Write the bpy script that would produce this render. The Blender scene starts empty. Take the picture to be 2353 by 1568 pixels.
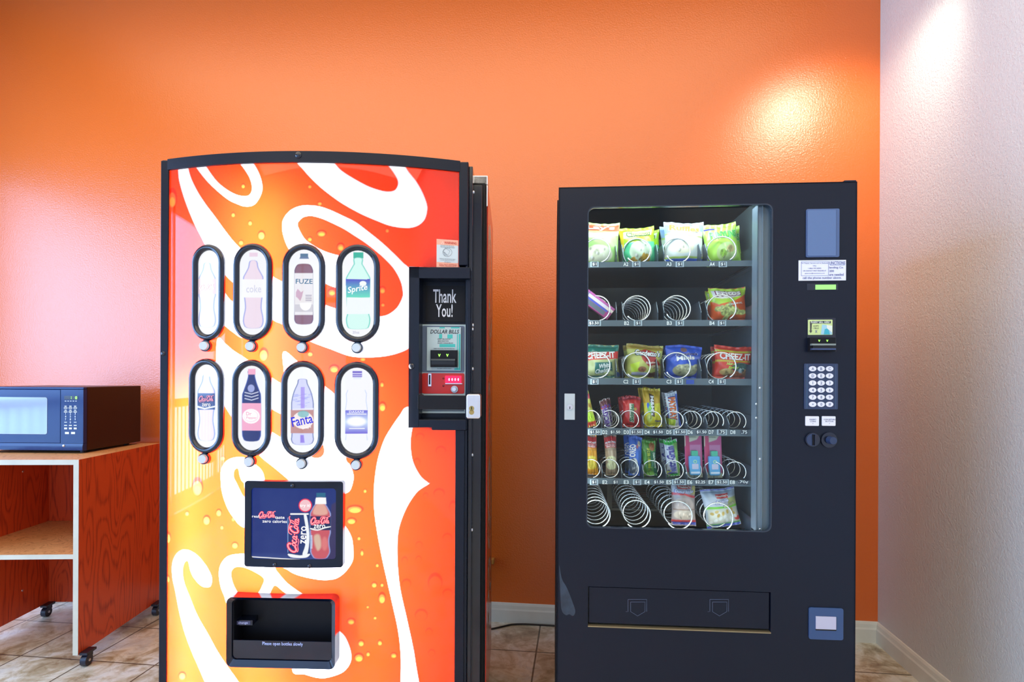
import bpy, math, random
import numpy as np
from mathutils import Vector, Matrix
random.seed(7)
sc = bpy.context.scene
COL = sc.collection
R = math.radians

# ------------------------------------------------------------------ camera
FPX, W_PX, H_PX, V0 = 1300.0, 2353.0, 1568.0, 865.0
CAM = Vector((0, -2.87, 1.255)); YAW = R(6.76); ROLL = R(0.25)
_R = Vector((math.cos(YAW), math.sin(YAW), 0)); _F = Vector((-math.sin(YAW), math.cos(YAW), 0)); _U = Vector((0, 0, 1))
CR = _R * math.cos(ROLL) + _U * math.sin(ROLL); CU = -_R * math.sin(ROLL) + _U * math.cos(ROLL)
cd = bpy.data.cameras.new('camera'); cam = bpy.data.objects.new('camera', cd); COL.objects.link(cam)
cd.sensor_width = 36; cd.lens = FPX / W_PX * 36; cd.shift_y = (V0 - H_PX / 2) / W_PX; cd.clip_start = .05
M = Matrix.Identity(4)
for i, a in enumerate((CR, CU, -_F)):
    for k in range(3): M[k][i] = a[k]
M.translation = CAM; cam.matrix_world = M
sc.camera = cam
def ray(u, v):
    return _F + CR * ((u - W_PX / 2) / FPX) + CU * ((V0 - v) / FPX)

# ------------------------------------------------------------------ world, lights, exposure
sc.view_settings.view_transform = 'Standard'; sc.view_settings.look = 'None'
sc.view_settings.gamma = 1; sc.view_settings.use_curve_mapping = False
sc.view_settings.exposure = 0.0
w = bpy.data.worlds.new('world'); sc.world = w; w.use_nodes = True
w.node_tree.nodes['Background'].inputs[0].default_value = (.62, .74, 1, 1)
w.node_tree.nodes['Background'].inputs[1].default_value = .9
sc.cycles.max_bounces = 6; sc.cycles.diffuse_bounces = 3; sc.cycles.glossy_bounces = 3
sc.cycles.transmission_bounces = 4; sc.cycles.transparent_max_bounces = 8
sc.cycles.use_adaptive_sampling = True; sc.cycles.adaptive_threshold = .04
sc.cycles.caustics_reflective = False; sc.cycles.caustics_refractive = False
sc.cycles.sample_clamp_indirect = 4.0
try:
    sc.cycles.use_denoising = True; sc.cycles.denoiser = 'OPENIMAGEDENOISE'
except Exception: pass
def area(name, loc, rot, sx, sy, power, col):
    l = bpy.data.lights.new(name, 'AREA'); l.shape = 'RECTANGLE'; l.size = sx; l.size_y = sy
    l.energy = power; l.color = col
    o = bpy.data.objects.new(name, l); COL.objects.link(o); o.location = loc; o.rotation_euler = rot
    return o
DAY = (.32, .57, 1.0)
area('daylight_side', (-4.6, -2.95, 1.45), (0, R(-90), 0), 2.6, 5.4, 460, DAY)      # sky seen through the side glazing
area('daylight_front', (-2.2, -7.0, 1.4), (R(90), 0, 0), 3.2, 2.6, 60, DAY)         # sky seen through the front glazing
area('ceiling_fill', (-.9, -3.2, 3.42), (0, 0, 0), 4.4, 5.0, 150, (1, .86, .60))  # added warm fill for the room, stands for no particular fixture
sp = bpy.data.lights.new('downlight_beam', 'SPOT'); sp.energy = 28; sp.spot_size = R(100); sp.spot_blend = .9
sp.color = (1, .93, .74); sp.shadow_soft_size = .10
spo = bpy.data.objects.new('downlight_beam', sp); COL.objects.link(spo); spo.location = (1.20, -.66, 2.84); spo.rotation_euler = (R(42), 0, 0)

# ------------------------------------------------------------------ materials
def nodes(name):
    m = bpy.data.materials.new(name); m.use_nodes = True
    return m, m.node_tree, m.node_tree.nodes['Principled BSDF']
def noise(nt, scale, detail=3, rough=.5, coord='Object', stretch=None, dist=0):
    tc = nt.nodes.new('ShaderNodeTexCoord'); n = nt.nodes.new('ShaderNodeTexNoise')
    n.inputs['Scale'].default_value = scale; n.inputs['Detail'].default_value = detail
    n.inputs['Roughness'].default_value = rough; n.inputs['Distortion'].default_value = dist
    mp = nt.nodes.new('ShaderNodeMapping'); nt.links.new(tc.outputs[coord], mp.inputs[0]); nt.links.new(mp.outputs[0], n.inputs[0])
    if stretch: mp.inputs['Scale'].default_value = stretch
    return n
def ramp(nt, src, stops):
    r = nt.nodes.new('ShaderNodeValToRGB'); e = r.color_ramp.elements
    while len(e) < len(stops): e.new(.5)
    for i, (p, c) in enumerate(stops): e[i].position = p; e[i].color = (*c, 1) if len(c) == 3 else c
    nt.links.new(src, r.inputs[0]); return r
def bump(nt, b, src, strength, dist=.002):
    n = nt.nodes.new('ShaderNodeBump'); n.inputs['Strength'].default_value = strength; n.inputs['Distance'].default_value = dist
    nt.links.new(src, n.inputs['Height']); nt.links.new(n.outputs[0], b.inputs['Normal']); return n
def mat(name, col, rough=.5, metal=0, spec=.5, coat=0, bmp=None, vary=0, emit=None, alpha=None, trans=0):
    m, nt, b = nodes(name)
    b.inputs['Base Color'].default_value = (*col, 1); b.inputs['Roughness'].default_value = rough
    b.inputs['Metallic'].default_value = metal; b.inputs['Specular IOR Level'].default_value = spec
    b.inputs['Coat Weight'].default_value = coat; b.inputs['Coat Roughness'].default_value = .05
    n = noise(nt, bmp[0] if bmp else 9, 4)
    if bmp: bump(nt, b, n.outputs[0], bmp[1], bmp[2] if len(bmp) > 2 else .002)
    if vary:
        n2 = noise(nt, 7, 5, .6)
        r = ramp(nt, n2.outputs[0], [(.3, [c * (1 - vary) for c in col]), (.7, [min(1, c * (1 + vary)) for c in col])])
        nt.links.new(r.outputs[0], b.inputs['Base Color'])
    if emit:
        b.inputs['Emission Color'].default_value = (*emit[0], 1); b.inputs['Emission Strength'].default_value = emit[1]
    return m
def mat_wall(name, col, rough, spec, strength):
    m, nt, b = nodes(name)
    n = noise(nt, 125, 4, .55, dist=.4); n2 = noise(nt, 1.3, 3)
    r = ramp(nt, n2.outputs[0], [(.3, [c * .96 for c in col]), (.7, col)])
    nt.links.new(r.outputs[0], b.inputs['Base Color'])
    b.inputs['Roughness'].default_value = rough; b.inputs['Specular IOR Level'].default_value = spec
    if spec > .9: b.inputs['IOR'].default_value = 1.5
    bump(nt, b, n.outputs[0], strength, .004); return m
def mat_wood(name, dark, light, scale=1.0, rough=.45):
    m, nt, b = nodes(name)
    tc = nt.nodes.new('ShaderNodeTexCoord'); mp = nt.nodes.new('ShaderNodeMapping'); nt.links.new(tc.outputs['Object'], mp.inputs[0])
    mp.inputs['Scale'].default_value = (1.0, 1.0, .22)
    wv = nt.nodes.new('ShaderNodeTexNoise'); wv.inputs['Scale'].default_value = 5.5 * scale; wv.inputs['Detail'].default_value = 1.5; wv.inputs['Distortion'].default_value = .3
    nt.links.new(mp.outputs[0], wv.inputs[0])
    mul = nt.nodes.new('ShaderNodeMath'); mul.operation = 'MULTIPLY'; mul.inputs[1].default_value = 22; nt.links.new(wv.outputs[0], mul.inputs[0])
    fr = nt.nodes.new('ShaderNodeMath'); fr.operation = 'PINGPONG'; fr.inputs[1].default_value = .5; nt.links.new(mul.outputs[0], fr.inputs[0])
    fine = noise(nt, 60, 4, .6, stretch=(3, 3, .12))
    mx = nt.nodes.new('ShaderNodeMath'); mx.operation = 'MULTIPLY_ADD'; mx.inputs[1].default_value = .8; nt.links.new(fr.outputs[0], mx.inputs[0])
    sc2 = nt.nodes.new('ShaderNodeMath'); sc2.operation = 'MULTIPLY'; sc2.inputs[1].default_value = .75; nt.links.new(fine.outputs[0], sc2.inputs[0])
    nt.links.new(sc2.outputs[0], mx.inputs[2])
    r = ramp(nt, mx.outputs[0], [(.28, dark), (.55, light)])
    nt.links.new(r.outputs[0], b.inputs['Base Color']); b.inputs['Roughness'].default_value = rough
    return m
def mat_print(name, rough=.35, spec=.5, emit=0, translucent=0, coat=0, dark=None):
    m, nt, b = nodes(name)
    a = nt.nodes.new('ShaderNodeVertexColor'); a.layer_name = 'Col'
    if dark is not None: b.inputs['Base Color'].default_value = (dark * .15, dark * .15, dark * .15, 1)
    else: nt.links.new(a.outputs[0], b.inputs['Base Color'])
    b.inputs['Roughness'].default_value = rough
    b.inputs['Specular IOR Level'].default_value = spec; b.inputs['Coat Weight'].default_value = coat; b.inputs['Coat Roughness'].default_value = .03
    if emit:
        nt.links.new(a.outputs[0], b.inputs['Emission Color']); b.inputs['Emission Strength'].default_value = emit
    if translucent:
        t = nt.nodes.new('ShaderNodeBsdfTranslucent'); nt.links.new(a.outputs[0], t.inputs[0])
        g = nt.nodes.new('ShaderNodeBsdfGlossy'); g.inputs['Roughness'].default_value = .02; g.inputs[0].default_value = (1, 1, 1, 1)
        f = nt.nodes.new('ShaderNodeFresnel'); f.inputs[0].default_value = 1.5
        d = nt.nodes.new('ShaderNodeBsdfDiffuse'); nt.links.new(a.outputs[0], d.inputs[0])
        m1 = nt.nodes.new('ShaderNodeMixShader'); m1.inputs[0].default_value = .12
        nt.links.new(t.outputs[0], m1.inputs[1]); nt.links.new(d.outputs[0], m1.inputs[2])
        m2 = nt.nodes.new('ShaderNodeMixShader'); nt.links.new(f.outputs[0], m2.inputs[0])
        nt.links.new(m1.outputs[0], m2.inputs[1]); nt.links.new(g.outputs[0], m2.inputs[2])
        nt.links.new(m2.outputs[0], nt.nodes['Material Output'].inputs[0])
    return m
def mat_glass(name, tint=(1, 1, 1), ior=1.45):
    m, nt, b = nodes(name); nt.nodes.remove(b)
    t = nt.nodes.new('ShaderNodeBsdfTransparent'); t.inputs[0].default_value = (*tint, 1)
    g = nt.nodes.new('ShaderNodeBsdfGlossy'); g.inputs['Roughness'].default_value = .01
    f = nt.nodes.new('ShaderNodeFresnel'); f.inputs[0].default_value = ior
    ge = nt.nodes.new('ShaderNodeNewGeometry'); sb = nt.nodes.new('ShaderNodeMath'); sb.operation = 'SUBTRACT'; sb.use_clamp = True
    nt.links.new(f.outputs[0], sb.inputs[0]); nt.links.new(ge.outputs['Backfacing'], sb.inputs[1])      # the far face of a pane adds no total reflection
    x = nt.nodes.new('ShaderNodeMixShader'); nt.links.new(sb.outputs[0], x.inputs[0]); nt.links.new(t.outputs[0], x.inputs[1]); nt.links.new(g.outputs[0], x.inputs[2])
    nt.links.new(x.outputs[0], nt.nodes['Material Output'].inputs[0]); return m

ORANGE = mat_wall('orange_paint', (.82, .152, .010), .27, .92, .36)
WHITE_WALL = mat_wall('white_paint', (.72, .72, .71), .5, .4, .8)
CEIL = mat('ceiling_paint', (.55, .52, .46), .8)
TRIM = mat('trim_paint', (.78, .78, .70), .35, vary=.06)
BLACK = mat('black_powdercoat', (.004, .007, .018), .32, spec=.28, bmp=(500, .1, .0005))
BLACKG = mat('black_gloss_plastic', (.003, .006, .02), .12, spec=.6)
BLACKM = mat('matte_black_metal', (.005, .005, .008), .5, spec=.25)
DARKIN = mat('dark_interior_liner', (.10, .125, .14), .45, vary=.15)
LINER = mat('grey_liner', (.16, .20, .25), .4)
CHROME = mat('chrome_wire', (.90, .95, .98), .27, .75)
STEEL = mat('brushed_steel', (.72, .72, .76), .3, 1, bmp=(90, .1))
BTN = mat('button_cap', (.56, .62, .66), .35)
PRINT = mat_print('printed_film', .3)
PRINTG = mat_print('glossy_print', .22, .6)
LITPRINT = mat_print('lit_print', .1, .5, emit=.98, coat=.3, dark=.12)
LITDARK = mat_print('lit_sign_print', .06, .3, emit=.95, dark=.03)
BACKLIT = mat_print('backlit_panel_film', translucent=1)
TUBE = mat('fluorescent_or_fill_tube', (.9, .9, .9), .5, emit=((.86, .92, 1), 150))
TUBE2 = mat('cool_fluorescent_tube', (.9, .9, .9), .5, emit=((.80, .95, 1), 28))
REFL = mat('white_reflector', (.8, .8, .8), .7)
RUBBER = mat('caster_rubber', (.012, .014, .03), .35)
WOOD = mat_wood('oak_veneer', (.36, .026, .008), (.72, .085, .018))
WOODL = mat_wood('oak_veneer_shelf', (.42, .16, .05), (.74, .36, .14))
EDGE = mat('edge_banding', (.62, .60, .50), .5, vary=.08)
GLASS = mat_glass('clear_glass', (.97, 1, .99))
GLASSW = mat_glass('window_glass', (.98, .99, 1))
REDSIDE = mat('red_side_wrap', (.72, .035, .018), .18, spec=.6)
GREEN_LED = mat('green_led', (.1, .8, .05), .4, emit=((.25, 1, .06), 3.5))
RED_LED = mat('red_display', (.6, .0, .03), .3, emit=((1, .01, .09), 1.3))
LEDWHITE = mat('lit_digit', (1, .6, .7), .3, emit=((1, .55, .68), 2.2))
LCD = mat('green_display', (.2, .6, .1), .3, emit=((.28, .78, .20), .85))
ALU = mat('grey_aluminium', (.5, .52, .55), .35, .8)
def mat_floor():
    m, nt, b = nodes('slate_tile')
    tc = nt.nodes.new('ShaderNodeTexCoord'); mp = nt.nodes.new('ShaderNodeMapping'); nt.links.new(tc.outputs['Object'], mp.inputs[0])
    mp.inputs['Location'].default_value = (.188, .30, 0)
    br = nt.nodes.new('ShaderNodeTexBrick'); nt.links.new(mp.outputs[0], br.inputs[0])
    br.offset = 0; br.inputs['Scale'].default_value = 1; br.inputs['Brick Width'].default_value = .325; br.inputs['Row Height'].default_value = .325
    br.inputs['Mortar Size'].default_value = .0042; br.inputs['Mortar Smooth'].default_value = .3
    br.inputs['Color1'].default_value = (.9, .9, .9, 1); br.inputs['Color2'].default_value = (1, 1, 1, 1); br.inputs['Mortar'].default_value = (.22, .20, .17, 1)
    n = noise(nt, 5.5, 8, .62, dist=.8); n2 = noise(nt, 17, 6, .6, dist=1.2)
    r = ramp(nt, n.outputs[0], [(.32, (.28, .20, .11)), (.43, (.56, .49, .34)), (.54, (.80, .78, .68)), (.68, (.64, .66, .64))])
    r2 = ramp(nt, n2.outputs[0], [(.33, (.74, .68, .58)), (.55, (1, 1, 1))])
    mx = nt.nodes.new('ShaderNodeMix'); mx.data_type = 'RGBA'; mx.blend_type = 'MULTIPLY'; mx.inputs[0].default_value = 1
    nt.links.new(r.outputs[0], mx.inputs[6]); nt.links.new(r2.outputs[0], mx.inputs[7])
    m2 = nt.nodes.new('ShaderNodeMix'); m2.data_type = 'RGBA'; m2.blend_type = 'MULTIPLY'; m2.inputs[0].default_value = 1
    nt.links.new(mx.outputs[2], m2.inputs[6]); nt.links.new(br.outputs['Color'], m2.inputs[7])
    nt.links.new(m2.outputs[2], b.inputs['Base Color']); b.inputs['Roughness'].default_value = .3; b.inputs['Specular IOR Level'].default_value = .9
    ad = nt.nodes.new('ShaderNodeMath'); ad.operation = 'MULTIPLY_ADD'; ad.inputs[1].default_value = -1.2
    nt.links.new(br.outputs['Fac'], ad.inputs[0]); nt.links.new(n2.outputs[0], ad.inputs[2])
    bump(nt, b, ad.outputs[0], .5, .004); return m
FLOOR = mat_floor()

# ------------------------------------------------------------------ mesh builder
class MB:
    def __init__(s): s.v = []; s.f = []; s.m = []; s.c = []; s.mats = []; s.sm = []
    def mi(s, m):
        if m not in s.mats: s.mats.append(m)
        return s.mats.index(m)
    def add(s, vs, fs, m, c=(1, 1, 1), smooth=False):
        o = len(s.v); k = s.mi(m); s.v += [tuple(p) for p in vs]
        cl = isinstance(c, list)
        for i, f in enumerate(fs):
            s.f.append([o + j for j in f]); s.m.append(k); s.sm.append(smooth)
            s.c.append([c[j] for j in f] if cl else c)
    def box(s, x0, x1, y0, y1, z0, z1, m, c=(1, 1, 1)):
        vs = [(x, y, z) for x in (x0, x1) for y in (y0, y1) for z in (z0, z1)]
        s.add(vs, [(0, 1, 3, 2), (4, 6, 7, 5), (0, 4, 5, 1), (2, 3, 7, 6), (0, 2, 6, 4), (1, 5, 7, 3)], m, c)
    def prism(s, loop, y0, y1, m, c=(1, 1, 1), yf=None):
        g = yf or (lambda x: 0); n = len(loop)
        vs = [(x, y0 + g(x), z) for x, z in loop] + [(x, y1 + g(x), z) for x, z in loop]
        s.add(vs, [tuple(range(n)), tuple(range(2 * n - 1, n - 1, -1))] + [(i, n + i, n + (i + 1) % n, (i + 1) % n) for i in range(n)], m, c)
    def ring(s, outer, inner, y0, y1, m, c=(1, 1, 1), yf=None, yi=None):
        g = yf or (lambda x: 0); n = len(outer); yi = y0 if yi is None else yi
        vs = [(x, y0 + g(x), z) for x, z in outer] + [(x, yi + g(x), z) for x, z in inner] + \
             [(x, y1 + g(x), z) for x, z in outer] + [(x, y1 + g(x), z) for x, z in inner]
        fs = []
        for i in range(n):
            j = (i + 1) % n
            fs += [(i, n + i, n + j, j), (2 * n + i, 2 * n + j, 3 * n + j, 3 * n + i), (i, j, 2 * n + j, 2 * n + i), (n + i, 3 * n + i, 3 * n + j, n + j)]
        s.add(vs, fs, m, c)
    def tube(s, pts, r, m, c=(1, 1, 1), closed=False, seg=8, flat=1.0):
        pts = [Vector(p) for p in pts]; n = len(pts); vs = []; up = None
        for i, p in enumerate(pts):
            a = pts[(i - 1) % n] if (closed or i) else p; b = pts[(i + 1) % n] if (closed or i < n - 1) else p
            t = (b - a).normalized()
            if up is None:
                up = Vector((0, 1, 0)) if abs(t.y) < .9 else Vector((1, 0, 0))
            up = (up - t * up.dot(t)).normalized(); side = t.cross(up)
            for k in range(seg):
                q = 2 * math.pi * k / seg
                vs.append(p + side * (math.cos(q) * r) + up * (math.sin(q) * r * flat))
        fs = []
        for i in range(n if closed else n - 1):
            for k in range(seg):
                a, b = i * seg, ((i + 1) % n) * seg
                fs.append((a + k, a + (k + 1) % seg, b + (k + 1) % seg, b + k))
        if not closed: fs += [tuple(range(seg))[::-1], tuple((n - 1) * seg + k for k in range(seg))]
        s.add(vs, fs, m, c, True)
    def cyl(s, p0, p1, r, m, c=(1, 1, 1), seg=20, r1=None):
        p0, p1 = Vector(p0), Vector(p1); t = (p1 - p0).normalized()
        up = Vector((0, 0, 1)) if abs(t.z) < .9 else Vector((1, 0, 0)); a = t.cross(up).normalized(); b = t.cross(a); r1 = r if r1 is None else r1
        vs = [p0 + (a * math.cos(q) + b * math.sin(q)) * r for q in [2 * math.pi * k / seg for k in range(seg)]] + \
             [p1 + (a * math.cos(q) + b * math.sin(q)) * r1 for q in [2 * math.pi * k / seg for k in range(seg)]]
        s.add(vs, [tuple(range(seg)), tuple(range(2 * seg - 1, seg - 1, -1))], m, c)
        s.add(vs, [(k, seg + k, seg + (k + 1) % seg, (k + 1) % seg) for k in range(seg)], m, c, True)
    def dome(s, p, r, m, d=(0, -1, 0), h=.5, c=(1, 1, 1), seg=14):
        p = Vector(p); t = Vector(d); up = Vector((0, 0, 1)) if abs(t.z) < .9 else Vector((1, 0, 0)); a = t.cross(up).normalized(); b = t.cross(a); vs = []
        for j in range(5):
            q = j / 4 * math.pi / 2 * .98
            for k in range(seg):
                w_ = 2 * math.pi * k / seg
                vs.append(p + (a * math.cos(w_) + b * math.sin(w_)) * r * math.cos(q) + t * r * h * math.sin(q))
        fs = [(j * seg + k, j * seg + (k + 1) % seg, (j + 1) * seg + (k + 1) % seg, (j + 1) * seg + k) for j in range(4) for k in range(seg)]
        s.add(vs, fs + [tuple(4 * seg + k for k in range(seg))], m, c, True)
    def grid(s, nx, nz, fn, m, cf, smooth=True, keep=None):
        vs = []; cs = []
        for j in range(nz + 1):
            for i in range(nx + 1):
                a, b = i / nx, j / nz; vs.append(fn(a, b)); cs.append(cf(a, b))
        fs = [(j * (nx + 1) + i, j * (nx + 1) + i + 1, (j + 1) * (nx + 1) + i + 1, (j + 1) * (nx + 1) + i) for j in range(nz) for i in range(nx)
              if keep is None or keep((i + .5) / nx, (j + .5) / nz)]
        s.add(vs, fs, m, cs, smooth)
    def text(s, txt, box, place, m, c=(1, 1, 1), shear=0, rot=0, bold=.012):
        """fit the text to box (cx, cz, w, h), turned by rot, then place(x, z) -> xyz"""
        vs, fs = glyphs(txt, bold); cx, cz, bw, bh = box
        x0 = min(p[0] for p in vs); x1 = max(p[0] for p in vs); y0 = min(p[1] for p in vs); y1 = max(p[1] for p in vs)
        if len(txt) == 1: bw = min(bw, bh * (x1 - x0) / (y1 - y0))
        cr, sr = math.cos(rot), math.sin(rot); out = []
        for x, y in vs:
            a = ((x - x0) / (x1 - x0) - .5) * bw; b = ((y - y0) / (y1 - y0) - .5) * bh; a += shear * b
            out.append(place(cx + a * cr - b * sr, cz + a * sr + b * cr))
        s.add(out, fs, m, c)
    def ribbon(s, pts, wd, place, m, c=(1, 1, 1), closed=False, taper=False):
        n = len(pts); vs = []
        for i, p in enumerate(pts):
            a = pts[(i - 1) % n] if (closed or i) else p; b = pts[(i + 1) % n] if (closed or i < n - 1) else p
            dx, dz = b[0] - a[0], b[1] - a[1]; L = math.hypot(dx, dz) or 1
            k = wd / 2 * (math.sin(math.pi * min(1, max(0, (i + .6) / (n + .2)))) ** .6 if taper else 1)
            vs.append(place(p[0] - dz / L * k, p[1] + dx / L * k)); vs.append(place(p[0] + dz / L * k, p[1] - dx / L * k))
        q = n if closed else n - 1
        s.add(vs, [(2 * i, 2 * i + 1, 2 * ((i + 1) % n) + 1, 2 * ((i + 1) % n)) for i in range(q)], m, c)
    def build(s, name, parent=None, bevel=0, label=None, smooth=None):
        me = bpy.data.meshes.new(name); me.from_pydata([tuple(p) for p in s.v], [], s.f)
        for m in s.mats: me.materials.append(m)
        me.polygons.foreach_set('material_index', s.m)
        me.polygons.foreach_set('use_smooth', s.sm)
        at = me.color_attributes.new('Col', 'FLOAT_COLOR', 'CORNER'); buf = []
        for f, c in zip(s.f, s.c):
            if isinstance(c, list):
                for q in c: buf += [q[0], q[1], q[2], 1]
            else: buf += [c[0], c[1], c[2], 1] * len(f)
        at.data.foreach_set('color', np.array(buf, dtype=np.float32)); me.update()
        o = bpy.data.objects.new(name, me); COL.objects.link(o)
        if parent: o.parent = parent
        if bevel:
            b = o.modifiers.new('bevel', 'BEVEL'); b.width = bevel; b.segments = 2; b.limit_method = 'ANGLE'; b.angle_limit = R(50)
        if label: o['label'] = label
        return o
_gc = {}
def glyphs(t, bold=.012):
    t0, t = t, (t, bold)
    if t not in _gc:
        cu = bpy.data.curves.new('t', 'FONT'); cu.body = t0; cu.resolution_u = 2; cu.offset = bold
        o = bpy.data.objects.new('t', cu); me = o.to_mesh()
        _gc[t] = ([(v.co.x, v.co.y) for v in me.vertices], [tuple(p.vertices) for p in me.polygons])
        o.to_mesh_clear(); bpy.data.objects.remove(o); bpy.data.curves.remove(cu)
    return _gc[t]
def cat(pts, n=6, closed=False):
    out = []; N = len(pts); P = lambda i: pts[i % N] if closed else pts[max(0, min(N - 1, i))]
    for i in range(N if closed else N - 1):
        a, b, c, d = P(i - 1), P(i), P(i + 1), P(i + 2)
        for k in range(n):
            t = k / n
            out.append(tuple(.5 * (2 * b[q] + (c[q] - a[q]) * t + (2 * a[q] - 5 * b[q] + 4 * c[q] - d[q]) * t * t + (3 * b[q] - a[q] - 3 * c[q] + d[q]) * t ** 3) for q in range(len(b))))
    if not closed: out.append(tuple(pts[-1]))
    return out
def rrect(x0, x1, z0, z1, r, n=5, sub=1):
    out = []
    for cx, cz, a0 in ((x1 - r, z0 + r, -90), (x1 - r, z1 - r, 0), (x0 + r, z1 - r, 90), (x0 + r, z0 + r, 180)):
        for k in range(n + 1):
            q = R(a0 + 90 * k / n); out.append((cx + r * math.cos(q), cz + r * math.sin(q)))
    if sub > 1:
        o2 = []
        for i, p in enumerate(out):
            q = out[(i + 1) % len(out)]; d = math.hypot(q[0] - p[0], q[1] - p[1]); k = max(1, int(d / .03)) if sub > 1 else 1
            k = sub if d > .02 else 1
            for j in range(k): o2.append((p[0] + (q[0] - p[0]) * j / k, p[1] + (q[1] - p[1]) * j / k))
        out = o2
    return out
def ell(cx, cz, a, b, n=24, rot=0):
    cr, sr = math.cos(rot), math.sin(rot)
    return [(cx + a * math.cos(t) * cr - b * math.sin(t) * sr, cz + a * math.cos(t) * sr + b * math.sin(t) * cr) for t in [2 * math.pi * k / n for k in range(n)]]
def empty(name, loc=(0, 0, 0), rz=0, label=None, cat_=None, group=None, kind=None):
    o = bpy.data.objects.new(name, None); COL.objects.link(o); o.location = loc; o.rotation_euler.z = rz
    o.empty_display_size = .1; return tag(o, label, cat_, group, kind)
def tag(o, label=None, cat_=None, group=None, kind=None):
    if label: o['label'] = label
    if cat_: o['category'] = cat_
    if group: o['group'] = group
    if kind: o['kind'] = kind
    return o
def copy_tree(o, parent=None):
    c = o.copy(); COL.objects.link(c); c.parent = parent
    for ch in [x for x in COL.objects if x.parent == o]: copy_tree(ch, c)
    return c
S = lambda r, g, b: tuple(((x / 255 + .055) / 1.055) ** 2.4 if x > 10 else x / 3294.6 for x in (r, g, b))

# ------------------------------------------------------------------ a frame standing on the floor, and pixel rays in it
def world_at_z(u, v, z):
    d = ray(u, v); return CAM + d * ((z - CAM.z) / d.z)
class Frame:
    def __init__(s, o, rz): s.o = Vector((o[0], o[1], 0)); s.rz = rz; s.ex = Vector((math.cos(rz), math.sin(rz), 0)); s.ey = Vector((-math.sin(rz), math.cos(rz), 0))
    def loc(s, p): q = p - s.o; return Vector((q.dot(s.ex), q.dot(s.ey), q.z))
    def world(s, x, y, z): return s.o + s.ex * x + s.ey * y + Vector((0, 0, z))
    def at(s, u, v, y=0.0, yf=None):
        d = ray(u, v); dl = Vector((d.dot(s.ex), d.dot(s.ey), d.z)); c = s.loc(CAM); yy = y
        for k in range(8 if yf else 1):
            t = (yy - c.y) / dl.y; x = c.x + dl.x * t
            if yf: yy = y + yf(x)
        return x, c.z + dl.z * t
    def px(s, X, Y, Z):
        """vectorised local -> photo pixel"""
        o = s.o - CAM; wx = o.x + s.ex.x * X + s.ey.x * Y; wy = o.y + s.ex.y * X + s.ey.y * Y; wz = o.z + Z
        a = wx * CR.x + wy * CR.y + wz * CR.z; b = wx * CU.x + wy * CU.y + wz * CU.z; f = wx * _F.x + wy * _F.y
        return W_PX / 2 + FPX * a / f, V0 - FPX * b / f

# ------------------------------------------------------------------ printing onto vertex grids (photo-pixel artwork on real surfaces)
def sdist(px_, py_, loop):
    L = np.array(loop); d2 = np.full(px_.shape, 1e18); inside = np.zeros(px_.shape, bool); n = len(L)
    for i in range(n):
        ax, ay = L[i]; bx, by = L[(i + 1) % n]; dx, dy = bx - ax, by - ay; q = dx * dx + dy * dy + 1e-12
        t = np.clip(((px_ - ax) * dx + (py_ - ay) * dy) / q, 0, 1)
        d2 = np.minimum(d2, (px_ - ax - t * dx) ** 2 + (py_ - ay - t * dy) ** 2)
        if ay != by:
            inside ^= ((ay > py_) != (by > py_)) & (px_ < dx * (py_ - ay) / (by - ay) + ax)
    d = np.sqrt(d2); return np.where(inside, d, -d)
class Paint:
    def __init__(s, U, V, base): s.U = U; s.V = V; s.C = np.tile(np.array(base, float), (U.size, 1))
    def poly(s, loop, c, soft=1.2, alpha=1.0, mask=None):
        xs = [p[0] for p in loop]; ys = [p[1] for p in loop]
        k = np.where((s.U > min(xs) - soft) & (s.U < max(xs) + soft) & (s.V > min(ys) - soft) & (s.V < max(ys) + soft))[0]
        if not k.size: return
        a = np.clip(sdist(s.U[k], s.V[k], loop) / soft + .5, 0, 1) * alpha
        s.C[k] = s.C[k] * (1 - a[:, None]) + np.array(c) * a[:, None]
    def ell(s, cx, cy, a, b, c, alpha=1, soft=1.2): s.poly(ell(cx, cy, a, b, 20), c, soft, alpha)
    def rect(s, x0, x1, y0, y1, c, alpha=1, soft=.8): s.poly([(x0, y0), (x1, y0), (x1, y1), (x0, y1)], c, soft, alpha)
    def grad(s, x0, x1, y0, y1, c0, c1):
        k = np.where((s.U >= x0) & (s.U <= x1) & (s.V >= y0) & (s.V <= y1))[0]
        t = ((s.V[k] - y0) / (y1 - y0))[:, None]; s.C[k] = np.array(c0) * (1 - t) + np.array(c1) * t
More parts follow.
